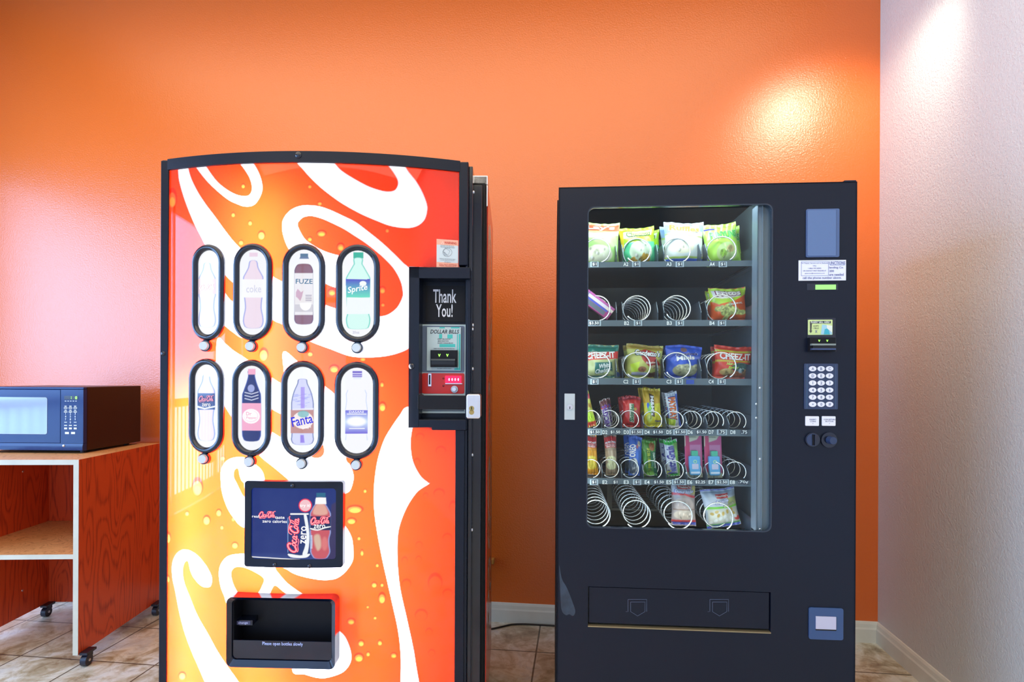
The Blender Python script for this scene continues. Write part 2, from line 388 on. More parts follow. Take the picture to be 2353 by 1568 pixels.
def script_strokes():
    """the flowing soft-drink lettering: list of (points, relative width) in a 3.3 x 1 box"""
    st = []
    st.append((cat([(.74, .62), (.80, .80), (.66, .93), (.42, .86), (.18, .60), (.07, .30), (.14, .08), (.36, .06), (.56, .22)]), .13))
    st.append((cat([(.36, .02), (.10, -.10), (.30, -.16), (.70, -.08), (1.05, -.14), (1.30, -.05)]), .05))
    for cx in (.74, 1.36): st.append((ell(cx, .30, .11, .22, 16, -.35) + [ell(cx, .30, .11, .22, 16, -.35)[0]], .085))
    st.append((cat([(1.16, .46), (1.04, .52), (.94, .34), (.95, .14), (1.06, .08), (1.16, .2)]), .09))
    st.append((cat([(1.50, .50), (1.44, .28), (1.46, .10), (1.58, .18)]), .08))
    st.append((cat([(1.60, .36), (1.74, .40)]), .07))
    st.append((cat([(2.36, .66), (2.36, .84), (2.20, .90), (1.98, .72), (1.84, .40), (1.86, .12), (2.02, .05), (2.18, .18)]), .13))
    st.append((cat([(1.62, .62), (1.80, .98), (2.30, 1.04), (2.75, .94), (3.16, 1.10), (3.26, 1.0)]), .06))
    st.append((ell(2.34, .30, .11, .22, 16, -.35) + [ell(2.34, .30, .11, .22, 16, -.35)[0]], .085))
    st.append((cat([(2.56, .20), (2.84, .60), (2.92, .92), (2.80, .92), (2.62, .50), (2.60, .14), (2.74, .12)]), .07))
    st.append((ell(2.92, .28, .10, .20, 16, -.35) + [ell(2.92, .28, .10, .20, 16, -.35)[0]], .08))
    st.append((cat([(3.06, .48), (3.00, .26), (3.04, .10), (3.18, .20)]), .08))
    return st
STROKES = script_strokes()
def script(mb, cx, cz, wd, ht, place, m, c=(1, 1, 1), rot=0, fat=1.0):
    cr, sr = math.cos(rot), math.sin(rot); k = ht / 1.25
    for pts, sw in STROKES:
        q = []
        for x, y in pts:
            a = (x - 1.65) / 3.2 * wd; b = (y - .45) * k; q.append((cx + a * cr - b * sr, cz + a * sr + b * cr))
        mb.ribbon(q, sw * k * fat, place, m, c)

# ------------------------------------------------------------------ room
XR, XL, YF, ZC = 1.412, -3.75, -6.4, 3.45
def struct(name, mb, parent=None, **k): return tag(mb.build(name, parent, **k), kind='structure')
b = MB(); b.box(XL - .1, XR + .1, YF - .1, .1, -.1, 0, FLOOR); struct('floor', b)
b = MB(); b.box(XL - .1, XR + .1, YF - .1, .1, ZC, ZC + .1, CEIL); struct('ceiling', b)
b = MB(); b.box(XL - .1, XR + .1, 0, .1, 0, ZC, ORANGE); struct('wall_back', b)
b = MB(); b.box(XR, XR + .1, YF, 0, 0, ZC, WHITE_WALL); struct('wall_right', b)
b = MB(); b.box(XL - .1, XL, YF, 0, 2.55, ZC, WHITE_WALL); b.box(XL - .1, XL, YF, 0, 0, .12, WHITE_WALL); b.box(XL - .1, XL, -.38, 0, .12, 2.55, WHITE_WALL); b.box(XL - .1, XL, YF, -5.6, .12, 2.55, WHITE_WALL)
struct('wall_left', b)
b = MB(); b.box(XL, XR, YF - .1, YF, 2.6, ZC, WHITE_WALL); b.box(-.6, XR, YF - .1, YF, 0, 2.6, WHITE_WALL); b.box(XL, -3.55, YF - .1, YF, 0, 2.6, WHITE_WALL)
struct('wall_front', b)
def baseboard(name, pts, nrm):
    (xa, ya), (xb, yb) = pts; prof = [(0, 0), (.013, 0), (.013, .062), (.010, .070), (.008, .086), (.004, .096), (0, .098)]
    vs = [(x + nrm[0] * d, y + nrm[1] * d, z) for x, y in pts for d, z in prof]; n = len(prof)
    b = MB(); b.add(vs, [(i, n + i, n + (i + 1) % n, (i + 1) % n) for i in range(n)] + [tuple(range(n)), tuple(range(2 * n - 1, n - 1, -1))], TRIM); struct(name, b)
baseboard('baseboard_back', [(XL, 0), (XR, 0)], (0, -1)); baseboard('baseboard_right', [(XR, 0), (XR, YF)], (-1, 0))
# storefront glazing: mullions and panes
b = MB()
for y in (-5.6, -4.3, -3.0, -1.7, -.38 - .06): b.box(XL - .07, XL - .01, y, y + .06, .12, 2.55, ALU)
for z in (.12, 2.49): b.box(XL - .07, XL - .01, -5.6, -.38, z, z + .06, ALU)
w1 = struct('window_1', b); b = MB(); b.box(XL - .05, XL - .044, -5.56, -.42, .16, 2.52, GLASSW); b.build('pane', w1)
b = MB()
for x in (-3.55, -2.1, -.66): b.box(x, x + .06, YF - .08, YF - .02, 0, 2.6, ALU)
for z in (0, 2.1, 2.54): b.box(-3.55, -.6, YF - .08, YF - .02, z, z + .06, ALU)
w2 = struct('window_2', b); b = MB(); b.box(-3.52, -.63, YF - .06, YF - .054, .06, 2.56, GLASSW); b.build('pane', w2)
# walkway railing outside the glazing (seen only as a reflection in the lit panel)
rl = empty('walkway_railing', (XL - .45, 0, 0), 0, 'white baluster railing with an orange top rail outside the side glazing', 'railing')
b = MB(); b.box(-.03, .03, -5.6, -.3, .98, 1.05, mat('orange_rail', (.7, .25, .03), .5)); b.build('top_rail', rl)
b = MB()
for i in range(44): b.box(-.012, .012, -5.55 + i * .12, -5.525 + i * .12, 0, .98, TRIM)
tag(b.build('balusters', rl), kind='stuff')
# downlight fixture
dl = empty('hanging_spotlight', (1.20, -.72, ZC), 0, 'small white hanging spotlight above the corner by the black snack machine', 'ceiling light')
b = MB(); b.cyl((0, 0, -.02), (0, 0, 0), .06, TRIM); b.cyl((0, 0, -.46), (0, 0, -.02), .008, TRIM); b.build('stem', dl)
b = MB(); b.cyl((0, -.05, -.45), (0, .04, -.56), .045, TRIM, seg=24, r1=.06); b.build('lamp_head', dl)

# ------------------------------------------------------------------ drinks machine
HD = 1.905
A = world_at_z(384, 368, HD); B = world_at_z(1063, 372, HD); v_ = B - A
D = Frame(A, math.atan2(v_.y, v_.x))
X0 = D.at(371, 700)[0]; X1 = D.at(1075, 700)[0]; XPL = D.at(388, 700)[0]; XPR = D.at(1055, 700)[0]
XC, HW, SAG = (XPL + XPR) / 2, (XPR - XPL) / 2, .068
yb = lambda x: -SAG * (1 - ((x - XC) / HW) ** 2)
dm = empty('drink_vending_machine', D.world(0, 0, 0), D.rz, 'tall red drink vending machine with bulging backlit front, white script swirls and eight bottle windows', 'vending machine')
XB = D.at(1117, 700, .115)[0]; DEP = .71
b = MB(); b.box(X0 + .01, XB, .118, DEP, .08, HD - .003, BLACKM)
for x in (X0 + .05, XB - .09):
    for y in (.16, DEP - .08): b.cyl((x + .02, y, 0), (x + .02, y, .08), .022, STEEL)
b.build('cabinet', dm)
b = MB(); b.box(XB, XB + .003, .16, DEP, .10, HD - .02, REDSIDE)
script(b, .43, 1.02, 1.55, .44, lambda a, c: (XB + .0032, a, c), mat('white_side_print', (.85, .62, .5), .6, spec=.1), rot=R(-90), fat=1.1)
b.build('side_panel', dm, label='red side wrap with faded white script')
b = MB(); b.box(XB - .045, XB + .004, .118, .20, HD - .03, HD + .001, STEEL); b.box(XB - .003, XB + .004, .118, .124, HD - .10, HD - .03, STEEL); b.build('corner_bracket', dm, bevel=.004)
# door shell: sides, back reflector, recess block
XRC = D.at(936, 800)[0]; YR = .045; ZT, ZB = D.at(1000, 610)[1], D.at(1000, 988)[1]
b = MB(); b.box(X0, XPL + .002, 0, .11, .10, HD, BLACK); XRB = D.at(1072, 800, YR)[0]
for za, zc_, xq in ((.10, ZB, XPR - .002), (ZB, ZT, XRB), (ZT, HD, XPR - .002)): b.box(xq, X1, 0, .11, za, zc_, BLACK)
b.box(X1, X1 + .012, .02, .105, .10, HD - .006, BLACKG)
b.box(X1, XB - .004, .098, .116, .10, HD - .03, BLACKM); b.box(X1 + .003, XB - .012, .06, .066, .10, HD - .05, BLACKG)
b.box(XPL, XPR, 0, .11, HD - .03, HD, BLACK); b.box(XPL, XPR, 0, .11, .10, .13, BLACK); b.build('door_frame', dm, bevel=.002)
b = MB(); b.box(XPL, XPR, .098, .10, .12, HD - .02, REFL); b.build('light_box_reflector', dm)
n = 40; xs = [XPL - .002 + (XPR - XPL + .004) * i / n for i in range(n + 1)]
def band(z0, z1, y0, y1, m, x_a=None, x_b=None):
    vs = []; q = [x for x in xs if (x_a is None or x >= x_a) and (x_b is None or x <= x_b)]
    for x in q: vs += [(x, yb(x) + y0, z0), (x, yb(x) + y1, z0), (x, yb(x) + y0, z1), (x, yb(x) + y1, z1)]
    fs = []
    for i in range(len(q) - 1):
        a = 4 * i; fs += [(a, a + 4, a + 6, a + 2), (a + 1, a + 3, a + 7, a + 5), (a + 2, a + 6, a + 7, a + 3), (a, a + 1, a + 5, a + 4)]
    e = 4 * (len(q) - 1); fs += [(0, 2, 3, 1), (e, e + 1, e + 3, e + 2)]; return vs, fs
b = MB()
vs, fs = band(.10, .13, -.008, .05, BLACK); b.add(vs, fs, BLACK); b.build('bottom_trim', dm)
b = MB(); vs, fs = band(HD - .032, HD, -.008, .05, BLACK); b.add(vs, fs, BLACK)
b.dome((D.at(688, 359, 0, yb)[0], yb(XC) - .008, D.at(688, 359, 0, yb)[1]), .010, BLACKG); b.build('top_trim', dm)
b = MB(); b.box(X0, XPL + .001, -.006, 0, .10, HD - .004, BLACK); x_, z_ = D.at(378, 813); b.dome((x_, -.006, z_), .007, BLACKG); b.build('left_trim', dm, bevel=.0015)
ZT, ZB = D.at(1000, 610)[1], D.at(1000, 988)[1]
b = MB(); b.box(XPR - .001, X1 - .002, -.006, 0, ZT, HD - .004, BLACK); b.build('right_trim', dm, bevel=.0015); b = MB(); b.box(XPR - .009, X1 - .008, -.006, 0, .10, ZB, BLACK); b.build('right_trim', dm, bevel=.0015)
for u, v in ((1093, 440), (1087, 747), (1083, 757), (1084, 848), (1084, 1047), (1082, 1056), (1078, 1220), (1079, 1343), (1076, 1357), (1076, 1450)):
    b = MB(); x_, z_ = D.at(u, v, .05); b.dome((X1 + .012, .05 + (u % 3) * .01, z_), .006, STEEL, (1, 0, 0), .7); b.build('screw', dm)
b = MB()
for u, z0, z1, k_ in ((618, .2, HD - .1, 1.), (450, .2, 1.24, .8), (850, .2, 1.25, .2)):
    x_ = D.at(u, 800, -.02)[0]; b = MB(); b.cyl((x_, .055, z0), (x_, .055, z1), .013, mat('fluorescent_tube_lit', (.9, .9, .9), .5, emit=((.86, .92, 1), 235 * k_)), seg=10); b.build('fluorescent_or_fill_tube', dm)
# backlit film
W_ = [
 [(452,385),(480,420),(520,455),(545,468),(565,474),(585,469),(600,445),(601,420),(590,390),(574,370),(548,368),(562,388),(575,410),(580,432),(575,447),(562,452),(535,445),(500,420),(473,383),(465,370),(445,370)],
 [(410,370),(410,392),(412,414),(421,447),(434,483),(449,518),(465,549),(480,580),(500,612),(523,636),(536,649),(580,692),(626,733),(650,745),(680,765),(713,784),(760,802),(804,818),(842,821),(880,819),(913,812),(940,800),(960,780),(960,640),(938,615),(926,605),(906,585),(878,559),(847,534),(816,511),(786,496),(760,484),(737,476),(717,473),(697,473),(676,479),(661,490),(651,506),(649,521),(652,541),(663,570),(690,610),(716,632),(748,651),(771,660),(800,664),(835,662),(850,640),(840,610),(810,592),(774,587),(740,576),(712,560),(699,549),(688,531),(683,516),(688,506),(699,498),(717,496),(740,502),(765,513),(791,526),(816,542),(839,557),(862,575),(883,593),(906,618),(921,646),(926,669),(925,684),(913,707),(893,723),(874,728),(845,730),(810,724),(771,710),(748,702),(700,680),(648,649),(626,636),(590,605),(550,570),(533,552),(513,526),(493,498),(472,470),(454,442),(439,411),(432,385),(432,368)],
 [(682,365),(699,391),(717,411),(738,431),(766,453),(791,470),(829,491),(868,508),(898,519),(934,524),(959,519),(975,505),(981,485),(980,468),(970,442),(957,419),(939,396),(922,375),(885,372),(893,381),(903,394),(913,411),(915,424),(908,437),(893,441),(873,438),(842,427),(804,406),(781,390),(762,370),(740,362)],
 [(490,640),(523,684),(536,695),(575,712),(590,760),(560,776),(536,763),(517,748),(490,728),(470,700)],
 [(500,780),(517,791),(536,807),(564,825),(590,845),(625,870),(646,882),(656,878),(653,850),(652,809),(681,830),(712,858),(745,888),(768,907),(790,940),(798,1000),(794,1054),(804,1070),(811,1090),(811,1105),(804,1127),(793,1134),(780,1140),(700,1140),(666,1105),(640,1082),(615,1062),(599,1048),(570,1015),(550,985),(536,962),(525,945),(514,927),(503,900),(498,850)],
 [(780,1205),(793,1211),(807,1236),(811,1264),(810,1288),(797,1310),(779,1326),(760,1332),(733,1332),(690,1323),(663,1310),(650,1290),(700,1200)],
 [(559,1211),(537,1189),(522,1164),(511,1130),(508,1099),(510,1077),(523,1059),(544,1052),(564,1054),(584,1067),(600,1082),(607,1102),(612,1150),(600,1211)],
 [(484,1345),(486,1329),(478,1310),(466,1292),(447,1273),(425,1264),(407,1273),(397,1295),(397,1326),(404,1360),(413,1407),(425,1453),(441,1497),(456,1531),(474,1572),(500,1620),(580,1620),(547,1568),(525,1537),(500,1500),(478,1460),(453,1416),(435,1373),(422,1338),(419,1310),(424,1292),(433,1290),(438,1310),(447,1329),(463,1346),(478,1349)],
 [(575,1276),(544,1275),(522,1281),(508,1298),(504,1320),(508,1348),(516,1369),(525,1390),(560,1400),(620,1400),(700,1392),(702,1373),(680,1357),(659,1341),(640,1320),(632,1308),(630,1290)],
 [(933,937),(919,955),(903,978),(885,1008),(873,1041),(865,1077),(860,1127),(861,1173),(867,1220),(878,1279),(891,1338),(903,1391),(916,1453),(922,1516),(924,1620),(966,1620),(954,1522),(947,1481),(934,1422),(920,1360),(914,1313),(912,1267),(914,1226),(922,1195),(937,1161),(959,1130),(984,1113),(984,1111),(970,1100),(959,1085),(949,1064),(944,1041),(943,1013),(947,985),(960,940)],
 [(765,1435),(777,1449),(793,1466),(805,1497),(805,1522),(789,1544),(758,1556),(733,1558),(702,1550),(672,1538),(700,1440)],
]
H_ = [ # red counters inside the white shapes
 [(600,922),(625,939),(646,951),(690,978),(725,1005),(742,1020),(746,1038),(740,1050),(728,1054),(717,1052),(690,1038),(646,1008),(624,994),(600,978),(590,950)],
 [(543,1076),(537,1083),(536,1097),(543,1112),(557,1140),(563,1140),(562,1112),(556,1104),(551,1090),(549,1078)],
 [(559,1303),(541,1303),(531,1313),(531,1329),(537,1348),(549,1367),(570,1385),(592,1366),(603,1348),(607,1329),(584,1313)],
 [(631,1345),(618,1369),(612,1395),(690,1395),(668,1373),(650,1358)],
]
DROPS = [(536,493,5,6),(575,512,5,6),(601,540,9,11),(554,557,6,6),(712,428,5,5),(735,467,6,5),(739,536,12,8),(712,549,6,6),(396,455,11,24),(559,427,5,6),(783,567,9,10),(763,671,10,9),(879,666,8,9),(890,529,5,6),(606,814,11,16),(713,813,7,6),(454,1118,13,22),(512,1053,6,5),(768,847,12,10),(834,825,8,5),(879,934,9,12),(878,883,5,7),(816,1170,20,10),(808,1197,12,8),(839,1128,4,5),(825,1237,4,5),(832,1270,4,8),(867,1299,4,5),(860,1344,7,7),(878,1344,4,5),(878,1374,9,14),(807,1428,10,8),(830,1478,8,8),(846,1503,5,6),(825,1511,12,11),(873,1477,6,7),(905,1506,8,7),(930,1288,7,9),(934,1341,11,11),(963,1252,8,8),(962,1285,7,8),(1028,1235,11,10),(1000,1338,17,22),(1029,1363,12,10),(968,1413,15,14),(986,1452,8,9),(992,1500,8,8),(1009,1133,13,11),(978,1139,6,7),(1041,1165,9,15),(475,1195,9,12),(503,1178,7,9),(540,1253,8,8),(536,1193,4,5),(419,1553,9,10),(386,1235,7,14),(965,1003,10,8),(1013,1035,12,10),(958,1062,8,10),(385,1330,6,9),(880,700,5,5),(862,1420,4,4),(845,1395,3,3),(510,1212,4,5),(430,1180,5,6)]
RED, RIM, GOLD, WHT = (.80, .027, .004), (.50, .006, .004), (.95, .16, .02), (.80, .80, .86)
nx, nz = 440, 860; ZP0, ZP1 = .125, HD - .028
gx = np.tile(np.linspace(XPL, XPR, nx + 1), nz + 1); gz = np.repeat(np.linspace(ZP0, ZP1, nz + 1), nx + 1)
gy = -SAG * (1 - ((gx - XC) / HW) ** 2); PU, PV = D.px(gx, gy, gz)
p = Paint(PU, PV, RED)
for u, v, a, c in DROPS:
    if u > 925: p.ell(u, v, a, c, (.45, .006, .005), .55, 3); p.ell(u, v + c * .25, a * .85, c * .85, RED, 1, 3); continue
    p.ell(u, v, a, c, RIM, .75, 2.5); p.ell(u - a * .05, v + c * .22, a * .78, c * .74, (.85, .06, .014), 1, 2.5); p.ell(u, v + c * .38, a * .55, c * .45, GOLD, .9, 3)
for q in W_: p.poly(cat(q, 5, True), WHT, 2.2)
for q in H_: p.poly(cat(q, 5, True), RED, 2.2)
cl = [tuple(x) for x in p.C]
XRC0 = D.at(936, 800, 0, yb)[0]
PA, PB = D.at(525, 1450, -.03, yb)[0] + .006, D.at(773, 1450, -.03, yb)[0] - .006; PZ1, PZ0 = D.at(650, 1374, -.03, yb)[1] - .005, D.at(650, 1535, -.03, yb)[1] + .006
b = MB(); b.grid(nx, nz, lambda a, c: (XPL + (XPR - XPL) * a, yb(XPL + (XPR - XPL) * a), ZP0 + (ZP1 - ZP0) * c), BACKLIT,
    lambda a, c: cl[int(round(c * nz)) * (nx + 1) + int(round(a * nx))],
    keep=lambda a, c: not (XPL + (XPR - XPL) * a > XRC0 + .004 and ZB + .01 < ZP0 + (ZP1 - ZP0) * c < ZT - .01)
    and not (PA < XPL + (XPR - XPL) * a < PB and PZ0 < ZP0 + (ZP1 - ZP0) * c < PZ1))
b.build('display_panel', dm, label='backlit red film with white script swirls and drink droplets')

# selection windows with bottle cards
def bottle(p, cx, prof, fill, edge=None, ew=2.2):
    L = [(cx - w_, y) for y, w_ in prof] + [(cx + w_, y) for y, w_ in prof[::-1]]
    L = cat(L, 3, True)
    if edge: p.poly(L, edge, 1.2); p.poly([(cx + (x - cx) * (1 - ew / max(6, abs(x - cx))), y) for x, y in L], fill, 2.5)
    else: p.poly(L, fill, 1.2)
NAVY, LAV, PINK, GRY = (.012, .03, .19), (.46, .50, .95), (.92, .42, .62), (.80, .82, .90)
def art(i, p, u0, T):
    cb = [(0, 8), (.10, 12), (.20, 20), (.24, 23), (.30, 23.5), (.50, 23.5), (.55, 21), (.70, 19), (.84, 23), (.93, 23), (1, 15)]
    P2 = lambda y0, y1, k=1: [(y0 + (y1 - y0) * a, w_ * k) for a, w_ in cb]
    if i == 0:
        bottle(p, 476, P2(605, 752, .86), (.86, .80, .90), (.35, .42, .80)); p.rect(456, 496, 641, 676, (.88, .68, .75)); p.rect(466, 488, 588, 596, (.8, .8, .88))  # pale colours paint in the reflection that washes out this card
        T.append(('S', 476, 660, 38, 16, (1, 1, 1)))
    if i == 1:
        p.rect(573, 592, 581, 590, (.85, .66, .80)); bottle(p, 582, P2(600, 754), (.88, .74, .86), (.28, .34, .80)); p.rect(557, 607, 642, 684, (.95, .95, .97))
        T.append(('coke', 583, 664, 36, 17, (.62, .62, .74)))
    if i == 2:
        p.rect(690, 708, 583, 590, (.07, .17, .30)); p.poly([(690, 590), (708, 590), (710, 595), (688, 595)], (.10, .18, .35))
        bottle(p, 698, [(607, 10), (611, 17), (620, 21), (630, 21.5), (700, 21.5), (728, 22), (738, 21), (745, 14)], (.24, .09, .12), (.13, .04, .09))
        p.rect(677, 719, 628, 724, (.84, .80, .80)); p.rect(677, 719, 700, 717, (.62, .58, .60)); p.ell(702, 700, 13, 14, (.97, .96, .95)); p.rect(688, 716, 684, 696, (.84, .80, .80))
        p.poly([(680, 672), (684, 664), (692, 672), (697, 668), (694, 682), (690, 692), (685, 686), (680, 682)], (.62, .38, .48))
        for yy in (679, 683, 687, 691): p.rect(702, 716, yy - .7, yy + .7, (.2, .15, .25))
        T.append(('FUZE', 699, 647, 38, 11, (.05, .16, .30)))
    if i == 3:
        p.rect(812, 835, 580, 594, (.02, .46, .34)); bottle(p, 823, [(594, 10), (606, 10), (612, 13), (626, 21), (638, 27.5), (645, 28), (686, 27), (705, 26), (720, 25), (733, 28), (748, 26), (756, 18)], (.66, .96, .90), (.05, .62, .52))
        p.grad(795, 850, 642, 684, (.06, .05, .58), (.12, .74, .55)); p.rect(797, 850, 684, 722, (.88, .94, .97)); p.ell(834, 652, 8, 6, (.9, .97, .95))
        T.append(('Sprite', 822, 665, 44, 18, (1, 1, 1))); T.append(('20oz', 818, 764, 15, 6, (.45, .45, .6)))
    if i == 4:
        bottle(p, 474, P2(862, 1013, .86), (.88, .72, .84), (.22, .30, .80)); p.rect(468, 483, 846, 866, (.90, .92, .97))
        p.rect(454, 494, 904, 942, NAVY); T.append(('S', 474, 917, 38, 16, (.95, .35, .48))); T.append(('zero', 474, 931, 22, 7, (1, 1, 1)))
        p.poly([(454, 933), (470, 938), (494, 933), (494, 936), (470, 941), (454, 937)], (1, 1, 1))
    if i == 5:
        bottle(p, 578, [(852, 8), (864, 8), (880, 12), (900, 19), (915, 22), (990, 22), (1006, 20), (1014, 13)], NAVY, (.03, .08, .42)); p.rect(570, 587, 848, 861, PINK)
        p.rect(556, 600, 927, 990, PINK); p.ell(577, 957, 20, 17, (1, 1, 1)); p.ell(577, 957, 17, 14, (.95, .80, .88)); p.ell(576, 956, 15, 12, (1, 1, 1))
        for yy in (905, 912, 919): p.poly([(562, yy - 4), (578, yy), (594, yy - 5), (594, yy - 3), (578, yy + 2), (562, yy - 2)], (.7, .75, .95))
        p.ell(577, 893, 8, 9, (.35, .40, .75)); T.append(('Dr', 572, 951, 13, 8, (.80, .35, .50))); T.append(('Pepper', 578, 961, 24, 7, (.80, .35, .50)))
    if i == 6:
        bottle(p, 695, [(872, 9), (882, 12), (900, 20), (920, 25), (938, 26), (996, 25), (1012, 26), (1022, 17)], (.66, .66, .97), NAVY, 2)
        for k in range(26):
            uu = 695 + random.uniform(-19, 19); vv = random.uniform(905, 936); p.poly([(uu - 5, vv), (uu + 5, vv - 2), (uu + 5, vv - 1), (uu - 5, vv + 1)], (.24, .26, .70), 1, .7)
        p.rect(691, 700, 890, 940, (.36, .24, .80), .8); p.rect(668, 721, 942, 996, (.52, .22, .16)); p.ell(696, 966, 24, 20, (.92, .80, .74)); p.ell(697, 952, 13, 8, (.10, .45, .45), .8); p.poly([(672, 940), (720, 938), (720, 942), (672, 943)], (.8, .8, .98))
        T.append(('Fanta', 694, 966, 48, 22, (.02, .02, .70))); T.append(('Grape', 704, 983, 22, 8, (.95, .9, .95))); p.poly([(690, 1000), (698, 1000), (700, 1018), (690, 1018)], (.30, .2, .75))
    if i == 7:
        p.rect(810, 832, 853, 867, (.18, .14, .62)); p.rect(810, 832, 858, 860, (.7, .68, .95)); p.rect(810, 832, 863, 864.5, (.7, .68, .95)); p.rect(812, 830, 867, 872, (.8, .85, 1))
        for s_ in (-1, 1):
            p.poly([(819 + s_ * 20, 896), (819 + s_ * 24, 905), (819 + s_ * 23, 922), (819 + s_ * 26, 942), (819 + s_ * 24.5, 942), (819 + s_ * 21.5, 922), (819 + s_ * 22.5, 906), (819 + s_ * 19, 897)], (.55, .66, .95))
            p.poly([(819 + s_ * 24, 998), (819 + s_ * 26, 1012), (819 + s_ * 24, 1012), (819 + s_ * 23, 998)], (.62, .7, .95))
        p.grad(793.5, 844.5, 943, 970, (.14, .12, .72), (.62, .78, 1)); p.grad(793.5, 844.5, 970, 997, (.62, .78, 1), (.14, .10, .70)); p.ell(819, 969, 22, 11, (.97, .99, 1), 1, 6)
        p.rect(797, 842, 951, 953, (1, 1, 1)); p.rect(802, 838, 984, 986, (1, 1, 1)); T.append(('DASANI', 819, 947, 32, 5, (.9, .92, 1)))
WINS = [(441.6, 516, 561, 783), (536, 626.5, 559, 784), (648.5, 748, 559, 787), (771.5, 874, 561, 788.5),
        (434.5, 514.5, 824, 1043), (533, 624, 826.5, 1050), (645.5, 746, 829, 1055), (768.5, 871.5, 831, 1057)]
BTNS = [(468, 795), (574, 796), (692, 798.5), (819, 799.5), (465, 1055.5), (570.5, 1062), (691, 1066.5), (817, 1069.5)]
EMSIGN = mat_print('lit_lettering', .4, .2, emit=1.1, dark=.1)
for i, (u0, u1, v0, v1) in enumerate(WINS):
    xa, zt = D.at(u0, v0, -.008, yb); xb, _ = D.at(u1, v0, -.008, yb); xm, zt = D.at((u0 + u1) / 2, v0, -.008, yb); _, zb = D.at((u0 + u1) / 2, v1, -.008, yb)
    t = .0185; R0 = (xb - xa) / 2; cx = (xa + xb) / 2; R1 = R0 - t / 2; h = (zt - zb) / 2 - t / 2; cz = (zt + zb) / 2; R1z = min(R1 * 1.05, h)
    path = [(cx + R1 * math.cos(q), cz + h - R1z + R1z * math.sin(q)) for q in [math.pi * k / 16 for k in range(17)]] + \
           [(cx - R1 * math.cos(q), cz - h + R1z - R1z * math.sin(q)) for q in [math.pi * k / 16 for k in range(17)]]
    b = MB(); b.tube([(x, yb(x) - .006, z) for x, z in path], t / 2, BLACKG, closed=True, seg=12); ring = b.build('selection_window_frame', dm)
    for px_, pz_ in ((cx - R1, cz), (cx + R1, cz), (cx, cz - h)):
        s_ = MB(); s_.dome((px_, yb(px_) - .013, pz_), .0032, BLACKG, h=.8, seg=10); s_.build('screw', ring)
    na, nb = int((u1 - u0) * .95), int((v1 - v0) * .8); z0, z1 = cz - h, cz + h; x0, x1 = cx - R1, cx + R1
    ggx = np.tile(np.linspace(x0, x1, na + 1), nb + 1); ggz = np.repeat(np.linspace(z0, z1, nb + 1), na + 1); ggy = -SAG * (1 - ((ggx - XC) / HW) ** 2) - .003
    U_, V_ = D.px(ggx, ggy, ggz); pp = Paint(U_, V_, (.92, .93, .97)); T = []; art(i, pp, u0, T); c2 = [tuple(x) for x in pp.C]
    def inside(a, c):
        x = x0 + (x1 - x0) * a - cx; z = abs(z0 + (z1 - z0) * c - cz) - (h - R1z); return z < 0 or (x / R1) ** 2 + (z / R1z) ** 2 < 1
    b = MB(); b.grid(na, nb, lambda a, c: (x0 + (x1 - x0) * a, yb(x0 + (x1 - x0) * a) - .003, z0 + (z1 - z0) * c), LITPRINT,
        lambda a, c: c2[int(round(c * nb)) * (na + 1) + int(round(a * na))], keep=inside)
    for s_, tu, tv, tw, th, tc_ in T:
        x_, z_ = D.at(tu, tv, -.004, yb); k_ = .00129; pl = lambda a, c: (a, yb(a) - .0045, c)
        if s_ == 'S': script(b, x_, z_, tw * k_, th * k_, pl, EMSIGN, tc_, 0, 1.25)
        else: b.text(s_, (x_, z_, tw * k_, th * k_), pl, EMSIGN, tc_, shear=.25 if s_ == 'Sprite' else 0, rot=R(12) if s_ in ('Sprite', 'Fanta', 'Grape') else 0)
    b.build('bottle_card', ring, label=['cola bottle card with reflection haze painted in', 'pale diet cola bottle card', 'iced tea bottle card', 'green lemon-lime soda bottle card', 'black label cola bottle card', 'dark soda bottle card with pink label', 'grape soda bottle card', 'water bottle card with blue label'][i])
    bu, bv = BTNS[i]; x_, z_ = D.at(bu, bv, -.02, yb); y_ = yb(x_)
    b = MB(); b.cyl((x_, y_, z_), (x_, y_ - .014, z_), .0165, BLACKG, seg=22); b.box(x_ - .009, x_ + .009, y_ - .006, y_, z_ + .008, z_ + .022, BLACKG)
    bt = b.build('selection_button', dm); b = MB(); b.cyl((x_, y_ - .014, z_), (x_, y_ - .024, z_), .0130, BTN, seg=22, r1=.012); b.build('button_cap', bt)

# lit promotional sign
xa, zt = D.at(563, 1104, -.02, yb); xb, _ = D.at(789, 1104, -.02, yb); _, zb = D.at(675, 1305, -.02, yb); _, zt = D.at(675, 1107, -.02, yb)
sa, szt = D.at(577, 1122, -.02, yb); sb, _ = D.at(772, 1122, -.02, yb); _, szb = D.at(675, 1287, -.02, yb); _, szt = D.at(675, 1123, -.02, yb)
o_ = rrect(xa, xb, zb, zt, .008, 4, 8); i_ = rrect(sa, sb, szb, szt, .010, 4, 8)
b = MB(); b.ring(o_, i_, -.022, .0, BLACK, yf=yb, yi=-.020)
for u, v in ((672, 1117), (631, 1299), (711, 1302)):
    x_, z_ = D.at(u, v, -.023, yb); b.dome((x_, yb(x_) - .022, z_), .0062, BLACKG, h=.6)
ps = b.build('promotion_sign_frame', dm)
na, nb = 210, 178
ggx = np.tile(np.linspace(sa, sb, na + 1), nb + 1); ggz = np.repeat(np.linspace(szb, szt, nb + 1), na + 1); ggy = -SAG * (1 - ((ggx - XC) / HW) ** 2) - .016
U_, V_ = D.px(ggx, ggy, ggz); p = Paint(U_, V_, (.010, .028, .20))
p.poly([(560, 1275), (780, 1280), (780, 1300), (560, 1300)], (.03, .06, .25), 14)
p.poly([(762, 1160), (780, 1150), (780, 1290), (750, 1290)], (.04, .03, .12), 4)
